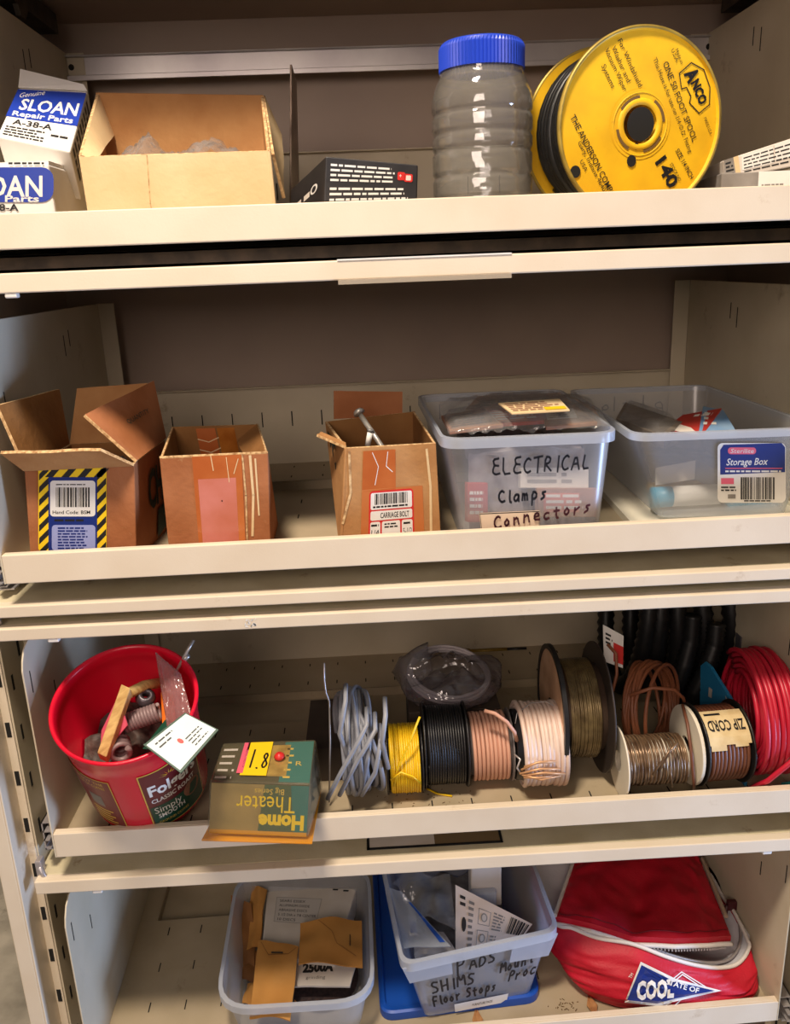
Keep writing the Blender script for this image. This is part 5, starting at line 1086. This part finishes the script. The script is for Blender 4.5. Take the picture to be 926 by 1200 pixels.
# blue tub lid under the second bin
lc = [at(446, 1196, 2, F4+.003), at(634, 1173, 2, F4+.003), V((.135, .36, F4+.003)), at(433, 1035, 2, F4+.003)]
lc[0].y = max(lc[0].y, .014); lc[3].y = .34; lc[3].x = at(433, 1035, 2, F4).x+.004; lc[1].y = max(lc[1].y, .03)
for p in lc: p.z = F4+.0005
LL = loop(lc, .020); L2 = loop(inset(lc, .004), .018); L3 = loop(inset(lc, .012), .016); n = len(LL); m = MB()
rows = [LL, [p+V((0, 0, .011)) for p in LL], [p+V((0, 0, .0125)) for p in L2], [p+V((0, 0, .0105)) for p in L3], [p+V((0, 0, .004)) for p in loop(inset(lc, .016), .014)]]
for j in range(4): m.add(rows[j]+rows[j+1], [(i, (i+1) % n, n+(i+1) % n, n+i) for i in range(n)], 0, True)
m.add(rows[4], [tuple(range(n))]); m.add(rows[0], [tuple(range(n-1, -1, -1))])
o = m.build('tub_lid', TUBB); tag(o, 'blue plastic tub lid lying under the handwritten pads bin', 'lid')

# handwritten bin on the lid
zr = -.855
rim = [at(474, 1128, 2, zr), at(650, 1088, 2, zr), None, None]
rim[0].y = max(rim[0].y, .012)
rim[3] = rim[0]+V((-.028, .25, 0)); rim[2] = rim[1]+V((-.012, .235, 0))
zb = F4+.0055; base = [at(497, 1192, 2, zb), at(622, 1168, 2, zb), None, None]; base[0].y = max(base[0].y, .032)
base[3] = base[0]+V((-.020, .22, 0)); base[2] = base[1]+V((-.010, .205, 0))
Q = empty('pads_bin', (.05, .15, zb), 'clear plastic bin handwritten pads shims floor stops, on blue lid', 'bin')
bin_(Q, rim, base, .016, FROST, FROSTR, .007, .011)
m = MB(); f = quad(base[0], base[1], rim[1], rim[0], 176, 90)
m.add([f(-2, 62, .0030), f(52, 62, .0030), f(52, 86, .0034), f(-4, 86, .0034)], [(0, 1, 2, 3)]); m.add([f(126, 60, .0030), f(178, 58, .0030), f(180, 86, .0034), f(126, 86, .0034)], [(0, 1, 2, 3)])
m.build('latch_plate', FROSTR, Q, solid=.0016, kind='stuff')
d = Dec(quad(base[0], base[1], rim[1], rim[0], 176, 90, lift=.0016))
d.hand('P', 58, 56, 26, 14, 2.6, MARK, rot=2); d.hand('ADS', 74, 62, 14, 12, 2.6, MARK, rot=4); d.hand('SHIMS', 22, 36, 16, 13.5, 2.8, MARK, rot=4); d.hand('Floor Stops', 20, 17, 14, 9.4, 2.8, MARK, rot=4); d.hand('Mount', 116, 46, 14, 9.5, 2.6, MARK, rot=8); d.hand('Proc', 130, 32, 14, 10, 2.6, MARK, rot=4)
d.build('handwriting', Q)
d = Dec(quad(base[0], base[1], rim[1], rim[0], 176, 90, lift=.0022)); d.rect(50, 2, 134, 14, WHITE, 0); d.text('FURNITURE PADS', 78, 6, 3.4, BLACK, 1, w=32); d.build('paper_strip', Q)
m = MB()
cen_ = (V(base[0])+V(base[2]))/2
m.grid(lambda u, v: quad(base[0]+V((.006, .006, 0)), base[1]+V((-.006, .006, 0)), base[2]+V((-.006, -.006, 0)), base[3]+V((.006, -.006, 0)))(u, v, 0)+V((0, 0, .012+.030*math.sin(PI*u)**.5*(.6+.5*noise.noise(V((u*6, v*6, 9)))))), 22, 22)
o = m.build('small_parts', mat('small_parts_grey', (112, 112, 118), .5, col2=(52, 48, 52), ns=40)); o['kind'] = 'stuff'; tag(o, 'mixed small grey pads and shims in the bottom of the pads bin', 'parts')
# printed mount card with barcode
cd = [at(538, 1112, 2, zr-.010), at(620, 1108, 2, zr-.016), at(624, 1085, 2, zr+.014), at(534, 1038, 2, zr+.010)]
cd = [at(534, 1120, 1, .075), at(606, 1108, 1, .085), at(624, 1083, 1, .100), at(534, 1037, 1, .130)]
Q = empty('mount_card', tuple(sum(cd, V())/4-V((0, 0, .03))), 'white and tan instruction card with barcode standing in pads bin', 'card')
m = MB(); m.slab(cd, -.0016); m.build('card', mat('card_cream', (232, 214, 198), .55), Q)
d = Dec(quad(*cd, 100, 70, lift=.0002)); d.ell(12, 32, 3.4, 8, MARK, 0); d.barcode(74, 30, 98, 64, BLACK, 0, 6, 16); d.fine(6, 50, 14, 64, 2, BLACK, 0, 3); d.fine(18, 6, 26, 62, 8, GREYC, 0, 4)
for y0 in (36, 8): d.stroke([(32, y0), (48, y0), (48, y0+20), (32, y0+20), (32, y0)], .8, GREYC, 0); d.ell(40, y0+10, 4.5, 6, GREYC, 0); d.ell(40, y0+10, 3, 4.6, OFFW, 1)
d.fine(52, 30, 68, 60, 6, GREYC, 0, 8); d.fine(52, 8, 64, 24, 3, GREYC, 0, 9); d.build('card_print', Q)
sheet('blister_pack', 'clear bagged blister pack with blue edge leaning at left in the pads bin', 'package', [(474, 1112, zr-.02), (529, 1110, zr-.006), (470, 1044, zr+.004), (456, 1042, zr)], film('blue_tint_bag', (190, 200, 216), .45, .1, .3, .8, 60), .002, .006, lambda d: d.rect(84, 4, 96, 46, TUBB, 0), seed=21)
sheet('plastic_bag', 'crumpled clear bag filling the back left of the pads bin', 'bag', [(486, 1080, zr+.0), (534, 1086, zr+.004), (528, 1030, zr+.006), (460, 1030, zr+.004)], BAGM, .004, .022, None, seed=23, n=20)
sheet('plastic_bag', 'clear bag with pale contents at the front of the pads bin', 'bag', [(486, 1122, zr-.04), (536, 1116, zr-.03), (520, 1092, zr-.03), (484, 1098, zr-.03)], film('milky_bag', (214, 208, 206), .5, .2, .3, .8, 60), .006, .010, None, seed=24)
sheet('white_tag', 'small white tag with blue print at left in the pads bin', 'tag', [(480, 1096, zr-.012), (490, 1096, zr-.012), (486, 1062, zr-.004), (478, 1062, zr-.004)], WHITE, .001, .001, lambda d: d.rect(10, 4, 90, 28, TUBB, 0), seed=25)
m = MB(); p = at(552, 1042, 1, .150); m.box(p.x, at(588, 1042, 1, .15).x, .15, .18, p.z-.03, at(552, 1022, 1, .15).z+.012); o = m.build('white_block', OFFW, bevel=.002); tag(o, 'off white block standing at the back of the pads bin', 'box')
m = MB(); p = at(552, 1066, 1, .140); m.box(p.x, at(582, 1060, 1, .14).x, .138, .149, p.z-.03, p.z+.028); o = m.build('frosted_case', FROSTR, bevel=.003); tag(o, 'small frosted case in front of the white block in pads bin', 'case')

# red cooler bag
Q = empty('cooler_bag', (.28, .15, F4), 'red soft cooler bag with half open white zipper and blue pennant', 'bag')
# seam (zipper) line round the mouth, front part then back, and matching foot line
mouth = [at(648, 1078, 1, .115), at(672, 1088, 1, .085), at(700, 1099, 1, .068), at(740, 1106, 1, .055), at(780, 1121, 1, .045), at(815, 1131, 1, .045), at(845, 1134, 1, .050), at(866, 1128, 1, .060), at(878, 1108, 1, .080), at(876, 1082, 1, .110), at(866, 1062, 1, .140), at(856, 1048, 1, .170)]
mz = mouth[0].z
back = [V((.392, .25, mouth[-1].z+.01)), V((.37, .31, mouth[-1].z+.03)), V((.29, .33, mouth[-1].z+.05)), V((.20, .32, mouth[-1].z+.05)), V((.165, .27, mouth[0].z+.05)), V((.150, .19, mouth[0].z+.02))]
for p in back: p.z = min(p.z, -.745)
TOP = mouth+back; n = len(TOP)
cx_, cy_ = .285, .17
def spl(P, t):   # closed Catmull-Rom
    n = len(P); i = int(math.floor(t*n)) % n; f = t*n-math.floor(t*n); a, b, c, d = P[i-1], P[i], P[(i+1) % n], P[(i+2) % n]
    return .5*((2*b)+(c-a)*f+(2*a-5*b+4*c-d)*f*f+(3*b-a-3*c+d)*f**3)
def foot(p):
    q = V((cx_+(p.x-cx_)*.94, cy_+(p.y-cy_)*.92, F4)); q.x = max(q.x, .186); q.x = min(q.x, .398); q.y = max(q.y, .030); return q
FOOT = [foot(p) for p in TOP]
for i, (x, y_) in enumerate(((664, 1126), (680, 1158), (706, 1174), (744, 1184), (782, 1187), (818, 1184), (850, 1179), (872, 1170), (884, 1150))): q = at(x, y_, 2, F4); FOOT[i] = V((min(q.x, .400), max(q.y, .030), F4))
def body(u, v):
    a, b = spl(TOP, u), spl(FOOT, u); p = b.lerp(a, v); o_ = V((p.x-cx_, p.y-cy_, 0)).normalized()
    bul = math.sin(PI*min(1, v*1.02))**.8*.016; q = p*26
    wr = .0045*noise.noise(V((u*16, v*5, 1)))+.0035*noise.noise(V((u*9+v*6, v*12-u*20, 4)))+.003*abs(noise.noise(V((u*7-v*5, v*3+3, 8))))
    p = p+o_*(bul+wr*(math.sin(PI*v)**.5 if 0 < v < 1 else 0)); p.y = max(p.y, .014); p.x = min(p.x, .412); return p
m = MB(); m.grid(lambda u, v: body(u % 1, v), 150, 40, wrap=True); m.add([p+V((0, 0, .001)) for p in FOOT], [tuple(range(n))])
m.grid(lambda u, v: spl(TOP, u % 1).lerp(V((cx_, cy_, mz-.05)), v*.9)+V((0, 0, -.03*math.sin(PI*v/2))), 80, 8, 1, wrap=True)
m.build('bag_body', [CLOTH, LINER], Q)
m = MB(); N = 90; m.tube([body(i/N*.66, 1)+V((0, -.001, .001)) for i in range(N+1)], .0026, 8); m.build('mouth_piping', PIPE, Q)
# inner zipper tape
m = MB(); m.tube([spl(TOP, i/N*.66).lerp(V((cx_, cy_, mz)), .07)+V((0, 0, -.002)) for i in range(N+1)], .0020, 6); m.build('zipper_tape', ZINC, Q)
# padded lid panel: raised above the mouth, front edge hanging from left seam to right tip
lid = [at(651, 1074, 1, .108), at(690, 1084, 1, .080), at(740, 1100, 1, .062), at(790, 1103, 1, .058), at(830, 1101, 1, .066), at(857, 1097, 1, .080)]
lidb = [at(672, 1012, 1, .215), at(700, 1003, 1, .235), at(738, 998, 1, .24), at(775, 998, 1, .24), at(800, 1000, 1, .235), at(820, 1006, 1, .22)]
def lerpl(L, t):
    t = min(max(t, 0), .9999)*(len(L)-1); i = int(t); return L[i].lerp(L[i+1], t-i)
def lidf(h):
    def g(u, v):
        p = lerpl(lid, u).lerp(lerpl(lidb, u), v)
        k = (math.sin(PI*min(max(u, 0), 1))**.5)*(math.sin(PI*(v*.5+.12))**.8)
        fold = -.016*math.exp(-((u-.40-.10*v)/.07)**2)*math.sin(PI*min(1, v*1.15+.02)); w2 = .004*noise.noise(V((u*6, v*5, 2)))+.003*noise.noise(V((u*13+v*4, v*7, 5)))
        return p+V((0, -.004*k, .014*k+fold+w2*(1 if 0 < u < 1 and v > .03 else 0)+h))
    return g
m = MB(); m.grid(lidf(0), 60, 40); m.grid(lidf(-.010), 40, 30); m.grid(lambda u, v: lidf(-.010*v)(u, 0), 60, 2); m.grid(lambda u, v: lidf(-.010*v)(0, u), 30, 2); m.grid(lambda u, v: lidf(-.010*v)(1, u), 30, 2)
m.build('lid_panel', CLOTH, Q)
m = MB(); m.tube([lidf(-.008)(i/60, 0)+V((0, -.003, -.002)) for i in range(61)], .0030, 8); m.build('lid_zipper', PIPE, Q)
m = MB()
for i in range(24, 57):
    p = lidf(-.008)(i/60, 0)+V((0, -.0056, -.0055)); m.box(p.x-.0009, p.x+.0009, p.y-.001, p.y+.002, p.z-.0012, p.z+.0012)
m.build('zipper_teeth', ZINC, Q, kind='stuff')
m = MB(); m.tube([lidf(.001)(0, i/30)+V((-.001, -.001, .001)) for i in range(31)], .0026, 8); m.build('left_piping', PIPE, Q)
m = MB(); m.tube([lidf(.001)(1, .22+.78*i/30)+V((.003, -.001, .001)) for i in range(31)], .0030, 8); m.build('right_piping', mat('dirty_piping', (172, 152, 130), .6), Q)
m = MB(); m.tube([lidf(.0012)(.02+.96*i/60, .045) for i in range(61)], .0006, 5); m.build('stitch_line', mat('stitch_red', (120, 8, 26), .7), Q)
# back pocket and side buckle
m = MB(); c = at(852, 1040, 1, .20); m.grid(lambda u, v: V((c.x+.030*math.cos(2*PI*u)*math.sin(PI*v)+.002*noise.noise(V((u*9, v*9, 1))), .20+.05*math.sin(2*PI*u)*math.sin(PI*v), c.z-.02+.045*-math.cos(PI*v))), 28, 16, wrap=True)
for i, p in enumerate(m.v): p.x = min(p.x, .414)
m.build('side_pocket', mat('red_mesh', (128, 14, 34), .7, bump=.4, bs=600), Q)
m = MB(); c = at(862, 1060, 1, .135); m.box(c.x-.012, c.x+.012, .131, .138, c.z-.007, c.z+.007); m.box(c.x+.008, c.x+.014, .128, .18, c.z-.005, c.z+.004); m.tube([c+V((-.012, 0, 0)), c+V((-.016, -.006, -.010))], .003, 6); m.build('side_buckle', mat('maroon_plastic', (70, 22, 30), .4), Q, bevel=.001)
# sewn pennant on the front
def bodyhit(px, py):
    best = None
    d_ = _f*FPX+RT*(px-463)-UP*(py-600)
    for k in range(400):
        t = (-EYE.y+.0)/d_.y; break
    return d_
import mathutils
from mathutils.bvhtree import BVHTree
bo = bpy.data.objects['bag_body']; off = ORG['bag_body']
bv = BVHTree.FromPolygons([v.co+off for v in bo.data.vertices], [tuple(p.vertices) for p in bo.data.polygons])
def onbag(x, y, h):
    d_ = (_f*FPX+RT*(x-463)-UP*((1200-y)-600)).normalized(); loc, nr, i, ds = bv.ray_cast(EYE, d_)
    if loc is None: loc = EYE+d_*1.05
    return loc-d_*(h*6+.0016)
def fine_poly(d, pts, mt, lay):   # fan with subdivided edges so that it follows the cloth
    c = (sum(p[0] for p in pts)/len(pts), sum(p[1] for p in pts)/len(pts)); n = len(pts)
    for i in range(n):
        a, b = pts[i], pts[(i+1) % n]; K = 6; h = .0003+lay*d.st
        def tri(u, v): x = (a[0]*(1-u)+b[0]*u)*(1-v)+c[0]*v; y_ = (a[1]*(1-u)+b[1]*u)*(1-v)+c[1]*v; return d.fn(x, y_, h)
        d.mb.grid(tri, K, K, d.mi(mt), False)
d = Dec(onbag); d.st = .0002
pen = [(735, Yp(1172)), (752, Yp(1131)), (790, Yp(1150)), (838, Yp(1161)), (792, Yp(1170)), (770, Yp(1176))]
big = [(732, Yp(1175)), (751, Yp(1127)), (792, Yp(1147)), (846, Yp(1161)), (794, Yp(1173)), (770, Yp(1179))]
d.stroke([(792, Yp(1172)), (780, Yp(1178)), (770, Yp(1178))], 1.2, WHITE, 0)
for q in ([(788, Yp(1152)), (800, Yp(1142)), (824, Yp(1158))], [(788, Yp(1148)), (799, Yp(1139)), (828, Yp(1157))], [(800, Yp(1170)), (788, Yp(1181)), (770, Yp(1178))]): d.stroke(q, 1.2, WHITE, 0)
fine_poly(d, big, WHITE, 1); fine_poly(d, pen, NAVY, 3)
d.text('COOL', 746, Yp(1171), 20, WHITE, 5, w=44, rot=4, bold=.05, shear=.1)
d.text('STATE OF', 780, Yp(1153), 6, WHITE, 5, w=40, rot=-16, bold=.02); d.text('TM', 740, Yp(1147), 4, WHITE, 1, w=6, rot=60)
d.build('pennant_patch', Q)

# dried leaf and crumbs
for k, (x, y_, lab) in enumerate(((694, 1180, 'dry tan leaf scrap poking out under the red cooler bag'), (560, 1197, 'dry tan leaf scrap in front of the blue lid'))):
    p = at(x, y_, 2, F4+.001); p.y = max(p.y, .014); R = random.Random(k); m = MB()
    m.grid(lambda u, v: p+V(((u-.5)*.014*(1-abs(2*v-1)*.8), (v-.5)*.030, .0006+.004*abs(u-.5)+.001*noise.noise(V((u*4, v*4, k))))), 6, 8); o = m.build('leaf_scrap', mat('dry_leaf', (176, 128, 80), .8, col2=(150, 100, 60), ns=90), solid=.0004); tag(o, lab, 'leaf')
m = MB(); R = random.Random(8)
for k in range(26):
    x, y_ = R.choice(((655, 1180), (660, 1176), (648, 1184), (672, 1178))); p = at(x+R.uniform(-10, 10), y_+R.uniform(-5, 5), 2, F4); p.y = max(p.y, .014)
    m.tube([p+V((0, 0, .0006)), p+V((R.uniform(-.003, .003), R.uniform(-.003, .003), .0008))], .0005, 4)
for k in range(30):
    p = at(R.uniform(440, 560), R.uniform(926, 946), 2, F3); p.y = max(p.y, .014); m.tube([p+V((0, 0, .0006)), p+V((R.uniform(-.003, .003), R.uniform(-.002, .002), .0007))], .0004, 4)
o = m.build('crumbs', mat('crumb_brown', (110, 84, 50), .9)); o['kind'] = 'stuff'; tag(o, 'brown crumbs and grit scattered on the tray floors', 'crumbs')
